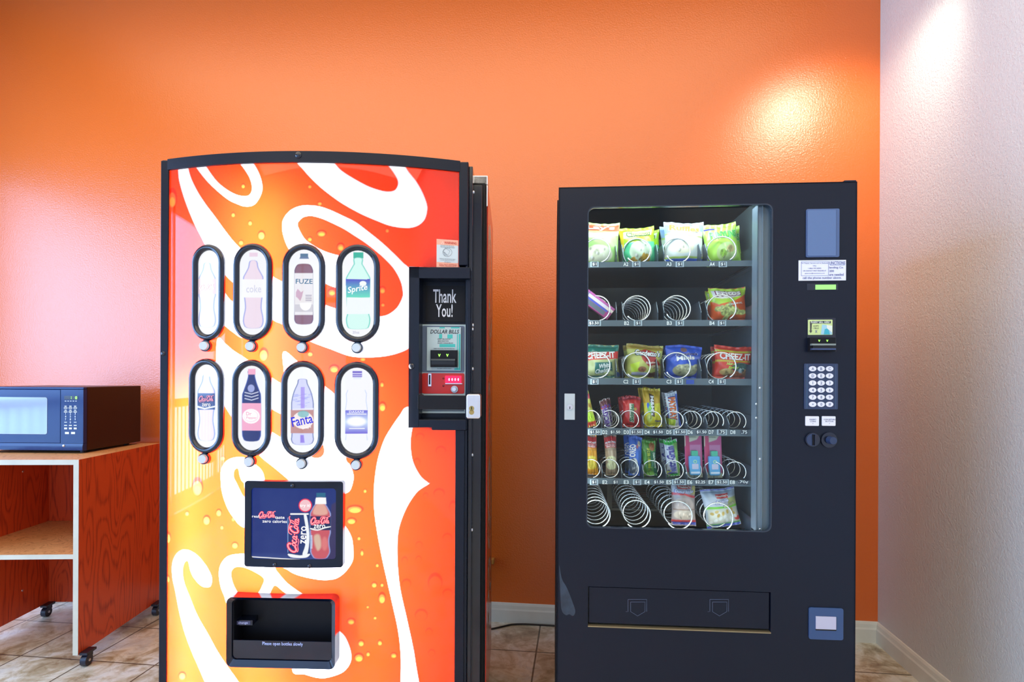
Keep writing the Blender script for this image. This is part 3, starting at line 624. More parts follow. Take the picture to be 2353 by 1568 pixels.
p.poly([(577, 1279), (689, 1286), (689, 1288), (577, 1281)], (1, 1, 1), 1)
# can
p.poly(cat([(668, 1180), (709, 1180), (713, 1190), (713, 1268), (706, 1281), (670, 1281), (661, 1270), (661, 1190)], 4, True), (.010, .03, .17), 1)
p.poly([(667, 1180), (709, 1180), (709, 1183.5), (667, 1183.5)], (1, 1, 1)); p.poly(cat([(662, 1273), (690, 1277), (712, 1273), (706, 1281), (690, 1283), (668, 1281)], 3, True), (.95, .97, 1))
p.poly(cat([(698, 1184), (704, 1184), (709, 1210), (711, 1240), (706, 1274), (695, 1275), (701, 1255), (704, 1225)], 4, True), (.92, .96, 1))
for uu in (661.5, 713): p.poly([(uu - .6, 1190), (uu + .6, 1190), (uu + .6, 1270), (uu - .6, 1270)], (.3, .5, .9))
# bottle
bp = [(1145, 10), (1158, 12), (1166, 17), (1180, 24), (1188, 24), (1218, 24), (1226, 24), (1238, 21), (1252, 21), (1268, 23), (1278, 19), (1284, 12)]
bottle(p, 736, bp, (.62, .10, .13), (.30, .38, .75), 2.5); p.poly(cat([(727, 1160), (745, 1160), (752, 1182), (720, 1182)], 4, True), (.80, .42, .34), 4)
p.poly(cat([(722, 1232), (734, 1230), (738, 1255), (730, 1266), (723, 1250)], 4, True), (.72, .50, .38), 5); p.ell(746, 1250, 7, 16, (.78, .22, .22), .8, 5)
p.rect(727, 748, 1133, 1143, (.02, .14, .26)); p.poly([(726, 1144), (749, 1144), (750, 1159), (724, 1159)], (1, 1, 1))
p.rect(713, 760, 1187, 1219, (.006, .015, .10)); p.poly(cat([(714, 1214), (730, 1217), (746, 1212), (759, 1210), (759, 1212), (746, 1215), (730, 1220), (714, 1217)], 3, True), (1, 1, 1))
for k in range(12): p.rect(713, 718, 1231 + k * 2.6, 1232.2 + k * 2.6, (.8, .85, 1))
p.ell(701.5, 1162, 15.5, 15.5, (.95, .02, .08)); p.ell(701.5, 1162, 13.2, 13.2, (.93, .58, .62))
c3 = [tuple(x) for x in p.C]
b = MB(); b.grid(na, nb, lambda a, c: (sa + (sb - sa) * a, yb(sa + (sb - sa) * a) - .016, szb + (szt - szb) * c), LITDARK, lambda a, c: c3[int(round(c * nb)) * (na + 1) + int(round(a * na))])
pl = lambda a, c: (a, yb(a) - .0172, c); k_ = .00127
def dtext(s_, u, v, w_, h_, c=(1, 1, 1), rot=0, shear=0, m=None):
    x_, z_ = D.at(u, v, -.017, yb); b.text(s_, (x_, z_, w_ * k_, h_ * k_), pl, m or EMSIGN, c, rot=rot, shear=shear)
dtext('try it!', 701.5, 1163, 24, 9); dtext('real', 587, 1187, 16, 6); dtext('taste', 643, 1190, 22, 6); dtext('zero calories', 631, 1198.5, 57, 7)
for u, v, w_, h_, rt, f_ in ((614, 1184, 38, 17, 0, 1.2), (675, 1229, 79, 28, R(84), 1.1), (736, 1197.5, 42, 19, 0, 1.2)):
    x_, z_ = D.at(u, v, -.017, yb)
    script(b, x_, z_, w_ * k_, h_ * k_, lambda a, c: (a, yb(a) - .0166, c), EMSIGN, (.95, .02, .06), rt, f_ * 1.9)
    script(b, x_, z_, w_ * k_, h_ * k_, pl, EMSIGN, (.95, .45, .50), rt, f_ * .8)
dtext('zero', 697.5, 1230, 40, 13, rot=R(87)); dtext('zero', 734, 1210.5, 26, 9)
b.build('lit_sign', ps, label='dark lit sign picturing a can and a bottle of cola')

# delivery port
xa = D.at(525, 1450, -.03, yb)[0]; xb = D.at(773, 1450, -.03, yb)[0]; xm = (xa + xb) / 2; yf2 = lambda x: yb(xm) + (yb(xb) - yb(xa)) * (x - xm) / (xb - xa)
_, zt = D.at(650, 1374, -.03, yb); _, zb = D.at(650, 1535, -.03, yb)
oo = rrect(xa, xb, zb, zt, .016, 5, 6); ii = rrect(xa + .012, xb - .012, zb + .018, zt - .010, .012, 5, 6)
b = MB(); b.ring(oo, ii, -.034, .02, BLACKG, yf=yf2, yi=-.026)
dp = b.build('delivery_port', dm)
b = MB(); b.prism(ii, .035, .04, BLACKM, yf=yf2); b.ring([(xm + (x - xm) * 1.005, z) for x, z in ii], [(xm + (x - xm) * .98, z) for x, z in ii], -.02, .035, BLACKM, yf=yf2); b.build('port_cavity', dp)
_, zf = D.at(650, 1477, -.03, yb)
b = MB(); b.box(0, 1, 0, 1, 0, 1, BLACKG); b.v = [(xa + .014 + (xb - xa - .028) * x, yf2(xa + .014 + (xb - xa - .028) * x) - .022 + .004 * y, zb + .02 + (zf - zb - .02) * z) for x, y, z in b.v]
WT = mat('pale_lettering', (.45, .52, .85), .5)
x_, z_ = D.at(647, 1484, -.03, yb); b.text('Please open bottles slowly', (x_, z_, 93 * .00127, 10 * .00127), lambda a, c: (a, yf2(a) - .0228, c), WT)
b.build('flap', dp)
x0_, z0_ = D.at(541, 1422, 0, yb); x1_, z1_ = D.at(582, 1436, 0, yb)
b = MB(); b.box(x0_, x1_, yb(x0_) - .012, yb(x0_) + .03, z1_, z0_, BLACKG); b.box(x0_ + .010, x1_ - .006, yb(x0_) - .013, yb(x0_), z1_ + .002, z0_ - .002, mat('slate_tag', (.05, .06, .14), .4))
b.text('change', ((x0_ + x1_) / 2 + .001, (z0_ + z1_) / 2, .028, .009), lambda a, c: (a, yb(x0_) - .0138, c), WT); b.build('coin_return_tag', dp)

# coin mechanism bay
def bx(b, u0, u1, v0, v1, y0, y1, m, c=(1, 1, 1), at=None, F=D):
    ya = y0 if at is None else at; um, vm = (u0 + u1) / 2, (v0 + v1) / 2
    xa = F.at(u0, vm, ya)[0]; xb = F.at(u1, vm, ya)[0]; zt = F.at(um, v0, ya)[1]; zb = F.at(um, v1, ya)[1]
    b.box(xa, xb, y0, y1, zb, zt, m, c); return xa, xb, zb, zt
YR = .045
b = MB(); xr0 = D.at(935, 800, yb(XRC0) )[0]
b.box(XRC0 - .001, XRB, YR, .09, ZB, ZT, BLACK)
bx(b, 935, 963, 613, 985, -.024, .06, BLACK, at=-.024); bx(b, 936, 1080, 614, 640, -.024, .06, BLACK, at=-.024); bx(b, 935, 1071, 965, 989, -.022, .06, BLACK, at=-.022)
bx(b, 1073, 1081, 640, 965, -.006, .06, BLACK, at=-.006)
x_, z_ = D.at(946, 842, -.025); b.dome((x_, -.024, z_), .0095, BLACKG, h=.5); bay = b.build('coin_bay', dm, bevel=.0015)
bk = MB(); bx(bk, 978, 1069, 657, 740, YR - .006, YR, BLACKM)
for s_, u, v, w_, h_ in (('Thank', 1022, 681, 53, 31), ('You!', 1021, 714, 38, 30)):
    x_, z_ = D.at(u, v, YR - .007); bk.text(s_, (x_, z_, w_ * .00136, h_ * .00136), lambda a, c: (a, YR - .0072, c), mat('white_lettering', (.8, .82, .9), .5))
bk.build('thank_you_plate', bay)
def rr(b, u0, u1, v0, v1, y, m, r=.004, th=.002, c=(1, 1, 1), F=D):
    um, vm = (u0 + u1) / 2, (v0 + v1) / 2; xa = F.at(u0, vm, y)[0]; xb = F.at(u1, vm, y)[0]; zt = F.at(um, v0, y)[1]; zb = F.at(um, v1, y)[1]
    b.prism(rrect(xa, xb, zb, zt, r, 4), y, y + th, m, c)
INK = mat_print('sticker_print', .4)
b = MB(); rr(b, 966, 1071, 746, 950, YR - .004, INK, .001, .004, (.55, .66, .66)); rr(b, 970, 1067, 749, 856, YR - .0055, INK, .005, .002, (.12, .16, .24))
rr(b, 970, 1067, 858, 905, YR - .0055, mat('red_plate', (.62, .018, .012), .35), .005, .002); rr(b, 970, 1067, 909, 945, YR - .0055, INK, .004, .002, (.10, .13, .17))
bx(b, 984, 991, 859, 888, YR - .009, YR - .005, STEEL); bx(b, 985.5, 989, 862, 884, YR - .0095, YR - .008, BLACKM)
bx(b, 1023, 1060, 864, 881, YR - .008, YR - .005, RED_LED); bx(b, 1023, 1062, 881, 883, YR - .009, YR - .005, STEEL)
for k, u in enumerate((1032, 1039, 1046, 1053)):
    x_, z_ = D.at(u, 872.5, YR - .009); b.text('0', (x_, z_, .0045, .0085), lambda a, c: (a, YR - .0086, c), LEDWHITE)
for v in (870, 887): x_, z_ = D.at(1019, v, YR - .006); b.dome((x_, YR - .0055, z_), .0032, mat('dark_red_lamp', (.25, .01, .02), .2))
b.build('coin_plate', bay, label='pale coin plate with red display showing 0000')
b = MB(); x_, z_ = D.at(1044, 895, YR - .012); b.cyl((x_, YR - .006, z_), (x_, YR - .010, z_), .011, ALU); b.cyl((x_, YR - .010, z_), (x_, YR - .020, z_), .007, STEEL, r1=.006); b.build('coin_return_button', bay)
TEAL = (.06, .52, .48)
b = MB(); rr(b, 981, 1059, 752, 852, YR - .010, INK, .001, .005, (.50, .62, .64))
def kt(b, s_, u, v, w_, h_, y, c, shear=0, m=None, F=D, k=.00136, rot=0):
    x_, z_ = F.at(u, v, y); b.text(s_, (x_, z_, w_ * k, h_ * k), lambda a, q: (a, y, q), m or INK, c, shear=shear, rot=rot)
for r_ in ((1010, 1022, 752, 755), (1036, 1056, 752, 755), (1009, 1016, 768, 778), (1028, 1040, 769, 778), (1010, 1046, 791, 798), (1050, 1052, 768, 850), (1054, 1058, 768, 850), (1044, 1058, 846, 851)):
    bx(b, *r_, YR - .0104, YR - .009, INK, TEAL)
kt(b, 'DOLLAR BILLS', 1022, 762.5, 64, 9, YR - .0108, (.01, .01, .02), .2)
for k, s_ in enumerate(('-INSERT BILL FACE UP', '-MAKE SELECTION', '-RECEIVE CHANGE BELOW')): kt(b, s_, (1020, 1018, 1023)[k], 779.5 + 4.6 * k, (30, 25, 36)[k], 2.6, YR - .0108, (.03, .03, .06), .1)
kt(b, 'INSERT DOLLAR BILL FOR PURCHASE ONLY', 1021, 801.5, 48, 2.2, YR - .0108, (.03, .03, .06)); kt(b, 'IT IS A CRIME TO USE FALSE CURRENCY', 1021, 847.5, 33, 2, YR - .0108, (.03, .03, .06))
bvl = b.build('bill_acceptor_plate', bay)
b = MB(); bx(b, 989, 1051, 805, 844, YR - .022, YR - .008, BLACKM, at=YR - .022); bx(b, 990, 1046, 825, 829, YR - .030, YR - .02, mat('dark_grey_plastic', (.06, .065, .06), .4), at=YR - .03)
bx(b, 991, 1045, 829, 838, YR - .0235, YR - .02, mat('slot_black', (.002, .002, .003), .3), at=YR - .0235); bx(b, 990, 1046, 838, 842, YR - .029, YR - .02, BLACKM, at=YR - .029)
for u in (1009.5, 1028): kt(b, 'v', u, 817, 5.5, 6, YR - .0226, (1, 1, 1), m=GREEN_LED)
b.build('bill_slot', bvl)
# lock hasp and lock
b = MB(); xa = D.at(962, 925, -.02)[0]; xb = D.at(1075, 925, -.04)[0]; zt = D.at(1010, 909, -.03)[1]; zb = D.at(1010, 941, -.03)[1]
b.box(xa, xb, -.036, -.030, zb, zt, BLACKM); b.box(xa, xa + .006, -.036, .05, zb, zt, BLACKM); hs = b.build('security_bar', dm, bevel=.0015)
xc, zc = D.at(1089, 934, -.05); b = MB(); b.prism(rrect(xc - .022, xc + .020, zc - .036, zc + .036, .007, 4), -.062, -.004, STEEL); lk = b.build('lock_body', hs, bevel=.003)
b = MB(); x_, z_ = D.at(1083.5, 943, -.063); 
for dz in (.005, -.006): b.cyl((x_, -.0605, z_ + dz), (x_, -.0635, z_ + dz), .0075, mat('brass', (.45, .33, .12), .35, 1), seg=18)
b.box(x_ - .0012, x_ + .0012, -.0642, -.063, z_ + .002, z_ + .010, BLACKM); b.build('key_core', lk)
# warning sticker
b = MB(); F2 = lambda u, v: D.at(u, v, -.002, yb)
xa, zt = F2(1003, 549); xb, zb = F2(1053, 617); ys = lambda x: yb(x) - .0012
def sr(u0, v0, u1, v1, c, o=0):
    a, t_ = F2(u0, v0); e, q = F2(u1, v1); b.add([(a, ys(a) - o, q), (e, ys(e) - o, q), (e, ys(e) - o, t_), (a, ys(a) - o, t_)], [(0, 1, 2, 3)], INK, c)
sr(1003, 549, 1053, 617, (.90, .42, .30)); sr(1003.5, 562, 1053, 605, (.60, .68, .72), .0003)
def st(s_, u, v, w_, h_, c): x_, z_ = F2(u, v); b.text(s_, (x_, z_, w_ * .00131, h_ * .00131), lambda a, q: (a, ys(a) - .0006, q), INK, c)
st('WARNING', 1035, 558.5, 27, 5.5, (.55, .03, .02)); st('DO NOT TIP OR ROCK', 1028, 565, 30, 2.6, (.25, .3, .35)); st('THIS VENDING MACHINE', 1028, 568.5, 32, 2.6, (.25, .3, .35))
st('TIPPING OR ROCKING MAY', 1028, 595.5, 36, 2.5, (.25, .3, .35)); st('CAUSE SERIOUS INJURY', 1028, 599, 32, 2.5, (.25, .3, .35)); st('OR DEATH', 1028, 602.5, 14, 2.5, (.25, .3, .35))
st('WILL NOT DISPENSE', 1029, 608, 40, 2.6, (.6, .08, .05)); st('FREE PRODUCT', 1029, 611.5, 38, 2.6, (.6, .08, .05))
for q in ([(1023, 570), (1034, 577), (1029, 587), (1018, 579)], ell(1028, 580, 10.5, 9.5, 20)): b.ribbon([F2(*a) for a in q], .0009, lambda a, z: (a, ys(a) - .0006, z), INK, (.2, .22, .25), closed=True)
for k in range(4): b.ribbon([F2(1021 - k, 588 - 3 * k), F2(1030 - 2 * k, 590 - 3 * k)], .0008, lambda a, z: (a, ys(a) - .0006, z), INK, (.15, .16, .2))
b.ribbon([F2(*a) for a in [(1014, 561), (1017, 555), (1020, 561)]], .0009, lambda a, z: (a, ys(a) - .0006, z), INK, (.9, .9, .9), closed=True)
b.build('warning_sticker', dm)

# ------------------------------------------------------------------ snack machine
HS = 1.83
A = world_at_z(1284, 431, HS); B = world_at_z(1970, 417, HS); v_ = B - A
N = Frame(A, math.atan2(v_.y, v_.x)); SW = (B - A).length
sm = empty('snack_vending_machine', N.world(0, 0, 0), N.rz, 'wide black snack vending machine with glass window, keypad and product door', 'vending machine')
wx0 = N.at(1350, 850)[0]; wx1 = N.at(1773, 850)[0]; wz1 = N.at(1563, 473)[1]; wz0 = N.at(1563, 1217.5)[1]
px0 = N.at(1351, 1400)[0]; px1 = N.at(1771, 1400)[0]; pz1 = N.at(1563, 1355)[1]; pz0 = N.at(1563, 1446)[1]
zs = pz1 + .02
b = MB(); b.ring(rrect(0, SW, zs, HS, .004, 5), rrect(wx0, wx1, wz0, wz1, .020, 5), 0, .012, BLACK)
b.box(0, px0, 0, .03, .09, zs, BLACK); b.box(px1, SW, 0, .03, .09, zs, BLACK); b.box(px0, px1, 0, .03, .09, pz0, BLACK); b.box(px0, px1, 0, .03, pz1, zs, BLACK)
b.box(SW - .004, SW, .0, .06, .09, HS, BLACK); b.box(0, .004, 0, .06, .09, HS, BLACK); b.box(0, SW, 0, .06, HS - .004, HS, BLACK)
door = b.build('door', sm)
b = MB(); b.box(.004, .010, .062, .085, .09, HS - .02, BLACKG); b.box(0, wx0 - .02, .085, .80, .06, HS - .012, BLACKM); b.box(-.004, .0, .085, .80, .06, HS - .012, BLACKM)
XI1 = N.at(1742, 700, .10)[0]
b.box(XI1 + .003, SW, .085, .80, .06, HS - .012, BLACKM); b.box(wx0 - .02, XI1 + .003, .085, .80, wz1 + .05, HS - .012, BLACKM)
b.box(wx0 - .02, XI1 + .003, .085, .80, .06, wz0 - .09, BLACKM)
b.build('cabinet', sm)
for x in (.06, SW - .06):
    for y in (.14, .74): b = MB(); b.cyl((x, y, 0), (x, y, .065), .025, STEEL); b.build('foot', sm)
b = MB(); b.box(wx0 - .0195, XI1 + .0025, .62, .795, wz0 - .088, wz1 + .048, DARKIN); 
b.box(wx0 - .0195, wx0 - .017, .088, .62, wz0 - .088, wz1 + .048, DARKIN); b.box(XI1, XI1 + .0025, .088, .62, wz0 - .088, wz1 + .048, DARKIN)
gz1, gz0 = N.at(1450, 1108, .62)[1], N.at(1450, 1168, .62)[1]; ga = N.at(1406, 1130, .62)[0]; gb = N.at(1530, 1130, .62)[0]
lin = b.build('interior_liner', sm)
b = MB(); b.box(ga - .02, gb + .02, .612, .6195, gz0 - .03, gz1 + .01, mat('grille_grey', (.60, .58, .48), .5))
for k in range(17): z = gz0 + (gz1 - gz0) * k / 17; b.box(ga, gb, .610, .6125, z, z + .0045, mat('grille_dark', (.01, .01, .01), .6) if k == 0 else bpy.data.materials['grille_dark'])
b.build('air_grille', lin)
XL1 = N.at(1741, 700, .034)[0]
b = MB(); b.box(XL1, wx1 + .02, .034, .040, wz0 - .01, wz1 + .01, LINER); b.box(XL1, XL1 + .003, .034, .085, wz0 - .01, wz1 + .01, LINER); b.box(XL1 + .012, XL1 + .0145, .030, .034, wz0 - .01, wz1 + .01, LINER)
for v in (892, 1056, 1218): x_, z_ = N.at(1748, v, .03); b.dome((x_, .034, z_), .004, STEEL)
for v in (929, 961): x_, z_ = N.at(1739, v, .03); b.dome((x_, .034, z_), .0035, STEEL)
b.build('door_liner', door, label='grey liner strip beside the window')
b = MB(); b.prism(rrect(wx0 - .004, wx1 + .004, wz0 - .004, wz1 + .004, .022, 5), .012, .0145, GLASS); b.build('window_glass', door)
b = MB(); b.ring(rrect(wx0 - .002, wx1 + .002, wz0 - .002, wz1 + .002, .021, 5), rrect(wx0 + .0015, wx1 - .0015, wz0 + .0015, wz1 - .0015, .019, 5), -.0010, .0115, mat('window_gasket', (.02, .03, .05), .2)); b.build('window_gasket', door)
b = MB(); b.cyl((wx0, .055, wz1 + .024), (wx1 - .05, .055, wz1 + .024), .012, TUBE2, seg=10); b.build('fluorescent_or_fill_tube', sm)
b = MB(); b.cyl((wx0 - .011, .056, wz0 + .02), (wx0 - .011, .056, wz1 - .05), .006, mat('slim_fill_tube', (.9, .9, .9), .5, emit=((.85, .95, 1), 16)), seg=8); b.build('fluorescent_or_fill_tube', sm)  # added fill light hidden behind the left door edge, brightens the products
b = MB(); b.cyl((wx0, .060, wz0 - .026), (wx1 - .03, .060, wz0 - .026), .010, mat('lower_fill_tube', (.9, .9, .9), .5, emit=((.9, .96, 1), 7)), seg=8); b.build('fluorescent_or_fill_tube', sm)  # added fill light hidden below the window, lifts the lower rows

# shelves, coils, price strips
YS = .088
xsl = wx0 - .016; xsr = N.at(1729, 700, YS)[0]
ROWS = {}
STRIP = mat('shelf_strip', (.085, .12, .15), .35); HOLD = mat('tag_holder', (.36, .45, .52), .3); DIV = mat('divider_metal', (.03, .045, .07), .35); WTX = mat('tag_lettering', (.85, .9, .9), .5)
def coil(parent, cx, cz, r, wr, y0, y1, turns, ph):
    pts = [(cx + r * math.cos(ph + q), y0 + (y1 - y0) * q / (2 * math.pi * turns), cz + r * math.sin(ph + q)) for q in [2 * math.pi * k / 26 for k in range(int(26 * turns))]]
    b = MB(); b.tube(pts, wr, CHROME, seg=6); return b.build('spiral_coil', parent)
CX4, CX8 = [1372, 1466, 1559, 1662], [1360, 1404, 1450, 1502, 1553, 1597, 1644, 1696]
SPEC = {'A': (601, 614, CX4, [(None, 1366, '$1'), (1438, 1462, '$1'), (1537, 1562, '$1'), (1636, 1661, '$1')]),
        'B': (736, 750, CX4, [(None, 1365, '$3.50'), (1440, 1466, '$1'), (1538, 1562, '$1'), (1636, 1659, '$1')]),
        'C': (870, 885, CX4, [(None, 1366, '$1'), (1438, 1463, '$1'), (1537, 1560, '$1'), (1634, 1658, '$1')]),
        'D': (986, 1001, CX8, [(None, 1367, '$1.50'), (1390, 1414, '$1.50'), (1439, 1462, '$1.50'), (1487, 1512, '$1.50'), (1537, 1563, '$1.50'), (1586, 1612, '$1.50'), (1634, 1659, '.75'), (1684, 1710, '.75')]),
        'E': (1102, 1115, CX8, [(None, 1365, '$1'), (1390, 1414, '$1'), (1439, 1464, '$1'), (1487, 1514, '$1.50'), (1537, 1560, '$1.50'), (1585, 1609, '$2.25'), (1634, 1659, '$2.50'), (1683, 1708, '.70¢')]),
        'F': (1219, 1233, [1372, 1466, 1563, 1655], [])}
for row, (v0, v1, cxs, tags) in SPEC.items():
    zt = N.at(1540, v0, YS)[1]; zb = N.at(1540, v1, YS)[1]; ROWS[row] = zt - .002
    b = MB(); b.box(xsl, xsr, YS - .003, YS, zb, zt, STRIP); (b.box(xsl, xsr, YS, .58, zt - .006, zt - .0035, DIV) if row != 'F' else None); b.box(xsl, xsl + .002, YS, .58, zt - .006, zt + .03, DIV); b.box(xsr - .002, xsr, YS, .58, zt - .006, zt + .045, DIV)
    x_, z_ = N.at(1731, v0 + 6, YS); b.box(xsr, XI1 - .001, YS + .01, .58, zb + .003, zb + .009, STEEL)
    sh = b.build('shelf_tray', sm); big = len(cxs) == 4
    edges = [(cxs[i] + cxs[i + 1]) / 2 + (3 if big else 0) for i in range(len(cxs) - 1)]
    for e in (edges if row != 'F' else []):
        for du in ((-7, 7) if (big and row != 'F') else (0,)):
            x_, _ = N.at(e + du, v0, YS + .03); b = MB(); hgt = .062 if big else .040
            b.add([(x_ + q, y, z) for q in (-.0009, .0009) for y, z in ((YS + .006, zt - .004), (YS + .001 + .004, zt + hgt * .45), (YS + .035, zt + hgt), (.56, zt + hgt), (.56, zt - .004))],
                  [(0, 1, 2, 3, 4), (9, 8, 7, 6, 5), (0, 5, 6, 1), (1, 6, 7, 2), (2, 7, 8, 3), (3, 8, 9, 4), (4, 9, 5, 0)], mat('divider_edge', (.035, .055, .08), .35) if 'divider_edge' not in bpy.data.materials else bpy.data.materials['divider_edge'])
            b.tube([(x_, YS + .004, zt + hgt * .4), (x_, YS + .034, zt + hgt)], .0011, HOLD, seg=5); b.build('divider', sh)
    for i, cu in enumerate(cxs):
        r = (.042 if row != 'F' else .042) if big else .0272; x_, _ = N.at(cu, v0, YS + .008)
        coil(sh, x_, zt - .001 + r, r, .0025 if big else .0019, YS + .010, .52, 8.5 if big else 7.5, R([-80, -140, -150, -60, -95, -170, -35, -50][i]))
    for i, (cu, tu, s_) in enumerate(tags):
        b = MB(); vm = (v0 + v1) / 2; wd = {2: 9, 3: 13}.get(len(s_), 22)
        if i % 2 == 0 or big: bx(b, tu - wd / 2 - 5, tu + wd / 2 + 5, vm - 6.2, vm + 6.5, YS - .0045, YS - .003, HOLD, at=YS - .004, F=N)
        bx(b, tu - wd / 2 - 1.5, tu + wd / 2 + 1.5, vm - 5, vm + 5, YS - .0052, YS - .0045, DIV, at=YS - .004, F=N)
        x_, z_ = N.at(tu, vm, YS - .005); b.text(s_, (x_, z_, wd * .00137, 7.6 * .00137), lambda a, q: (a, YS - .0056, q), WTX)
        if cu: x_, z_ = N.at(cu, vm, YS - .005); b.text(row + str(i + 1), (x_, z_, 11 * .00137, 8.6 * .00137), lambda a, q: (a, YS - .0056, q), WTX)
        b.build('price_tag', sh)

# controls on the right of the door
def ctl(name, parent=None, label=None): o = b.build(name, parent or door, label=label); return o
PLATE = mat('blue_grey_plate', (.07, .12, .26), .3)
b = MB(); rr(b, 1853, 1929, 480, 591, -.004, PLATE, .004, .004, F=N); rr(b, 1856, 1921, 483, 588, -.0055, mat('blue_grey_face', (.10, .17, .34), .35), .003, .002, F=N); ctl('card_reader_cover')
b = MB(); rr(b, 1835, 1944, 598, 645, -.0008, INK, .0005, .001, (.78, .80, .92), F=N)
for r_ in ((1841, 1904, 601.5, 602.1), (1841, 1904, 633.4, 634), (1841, 1841.6, 601.5, 634), (1903.4, 1904, 601.5, 634), (1907, 1941, 609, 609.6)): bx(b, *r_, -.0014, -.0007, INK, (.15, .18, .4), F=N)
for s_, u, v, w_, h_ in (('UNCTIONS', 1924, 604.5, 34, 7.5), ('lending Co.', 1922, 615.5, 31, 6), ('200', 1911, 623, 10, 5), ('are needed', 1922, 631, 31, 6), ('call the phone number above.', 1889, 639.3, 84, 6.5),
    ('For Repair, Service and or Refunds', 1872, 605.3, 58, 3), ('CALL', 1872, 611, 8, 2.6), ('1-866-747-8383', 1872, 616.8, 28, 2.8), ('OR CONTACT WEST VENDORS AT', 1872, 622.5, 50, 2.8), ('getservice@westvendors.com', 1872, 628.5, 43, 3)):
    kt(b, s_, u, v, w_, h_, -.0016, (.12, .14, .35), F=N, k=.00131)
ctl('service_sticker')
b = MB(); bx(b, 1854, 1926, 652, 667, -.001, .0, BLACKG, F=N); bx(b, 1874, 1921, 654.5, 665.5, -.0022, -.001, LCD, F=N); ctl('credit_display', label='small green credit display')
b = MB(); bx(b, 1855, 1920, 731, 774, -.0008, .0, BLACKG, F=N); rr(b, 1857, 1913, 735, 770, -.003, INK, .002, .003, (.60, .72, .30), F=N)
bx(b, 1866, 1909, 738, 743.5, -.0036, -.003, INK, (.02, .03, .06), F=N); kt(b, 'INSERT BILL HERE', 1885, 740.7, 40, 4.2, -.004, (.85, .9, .8), .2, F=N, k=.00131)
kt(b, 'ACCEPTS', 1875, 749.5, 12, 3.4, -.0036, (.12, .12, .1), F=N, k=.00131); kt(b, '1 BILLS', 1875, 754.5, 12, 3.4, -.0036, (.12, .12, .1), F=N, k=.00131)
pq = lambda L: [N.at(u, v, -.0035) for u, v in L]
def pol(L, c, y=-.0036): b.add([(x, y, z) for x, z in pq(L)], [tuple(range(len(L)))[::-1]], INK, c)
pol([(1861, 739), (1866, 739), (1864.5, 760), (1866.5, 760), (1863, 766), (1859.5, 760), (1861.5, 760)], (.06, .06, .05)); pol([(1889, 746), (1912, 749), (1912, 769), (1886, 769)], (.35, .62, .72)); pol([(1895, 757), (1903, 754), (1907, 769), (1893, 769)], (.05, .42, .52), -.0040); pol([(1899, 747), (1912, 749), (1912, 765), (1900, 755)], (.75, .80, .70), -.0042)
kt(b, 'X', 1875.5, 762, 5, 6, -.004, (.1, .1, .35), F=N, k=.00131)
ctl('bill_instruction_decal')
b = MB(); bx(b, 1855, 1921, 774, 808.5, -.002, 0, BLACKG, F=N); bx(b, 1861, 1920, 776, 808, -.018, -.002, BLACKM, at=-.018, F=N); bx(b, 1866, 1921, 790, 794, -.030, -.016, mat('slot_lip', (.22, .26, .24), .3), at=-.03, F=N)
bx(b, 1868, 1921, 794, 801, -.019, -.0175, bpy.data.materials['slot_black'], at=-.019, F=N); bx(b, 1866, 1921, 801, 804, -.029, -.016, mat('slot_lip_low', (.05, .08, .2), .3), at=-.029, F=N)
for u in (1882.5, 1901): kt(b, 'v', u, 783.5, 5.5, 4.5, -.0185, (1, 1, 1), m=GREEN_LED, F=N, k=.00131)
ctl('bill_slot')
b = MB(); rr(b, 1848, 1925.5, 836, 941, -.003, mat('keypad_plate', (.022, .04, .10), .35), .003, .003, F=N)
for u in (1852.5, 1855, 1920): bx(b, u, u + .8, 838, 939, -.0034, -.003, mat('keypad_groove', (.05, .12, .22), .4) if u == 1852.5 else bpy.data.materials['keypad_groove'], F=N)
kp = ctl('keypad'); KEY = mat('key_cap', (.78, .78, .84), .4); KT = mat('key_legend', (.08, .10, .22), .5)
for j, rw in enumerate(('ABC', 'DEF', '123', '456', '789', '*0#')):
    for i, ch in enumerate(rw):
        x_, z_ = N.at((1867.4, 1886.8, 1906.2)[i], 847.8 + 16.35 * j, -.005); b = MB()
        b.prism(ell(x_, z_, .0103, .0076, 20), -.006, -.003, KEY); b.text(ch, (x_, z_, .0072, .0082 if ch not in '*' else .005), lambda a, q: (a, -.0063, q), KT); b.build('key', kp)
for u0, lines in ((1851, ('INSERT', 'COINS')), (1889, ('COIN RETURN', 'BUTTON'))):
    b = MB(); rr(b, u0, u0 + 31, 957, 979, -.003, KEY, .002, .003, F=N)
    for k, s_ in enumerate(lines): kt(b, s_, u0 + 17, 964.5 + 4.3 * k, (15, 13)[k] if u0 == 1851 else (25, 17)[k], 3, -.0034, (1, 1, 1), m=KT, F=N, k=.00131)
    kt(b, 'v', u0 + 17, 974, 2.4, 2, -.0034, (1, 1, 1), m=KT, F=N, k=.00131); ctl('instruction_plate', label='white plate reading ' + ' '.join(lines).lower())
b = MB(); x_, z_ = N.at(1867, 1011, -.004); b.cyl((x_, 0, z_), (x_, -.006, z_), .0205, BLACKG, seg=28); b.cyl((x_, -.006, z_), (x_, -.0075, z_), .018, bpy.data.materials['keypad_plate'], seg=28); b.box(x_ - .0025, x_ + .0025, -.0095, -.0074, z_ - .016, z_ + .016, BLACKM)
b.prism([(x_ + .003, z_ + .016), (x_ + .003, z_ - .016), (x_ + .012, z_ - .013), (x_ + .017, z_), (x_ + .012, z_ + .013)], -.012, -.007, BLACKG); ctl('coin_slot')
b = MB(); x_, z_ = N.at(1905, 1011.5, -.004); b.cyl((x_, 0, z_), (x_, -.006, z_), .0225, BLACKG, seg=28); b.cyl((x_ + .001, -.006, z_), (x_ + .003, -.024, z_), .012, bpy.data.materials['keypad_plate'], seg=24, r1=.0105); ctl('coin_return_button')
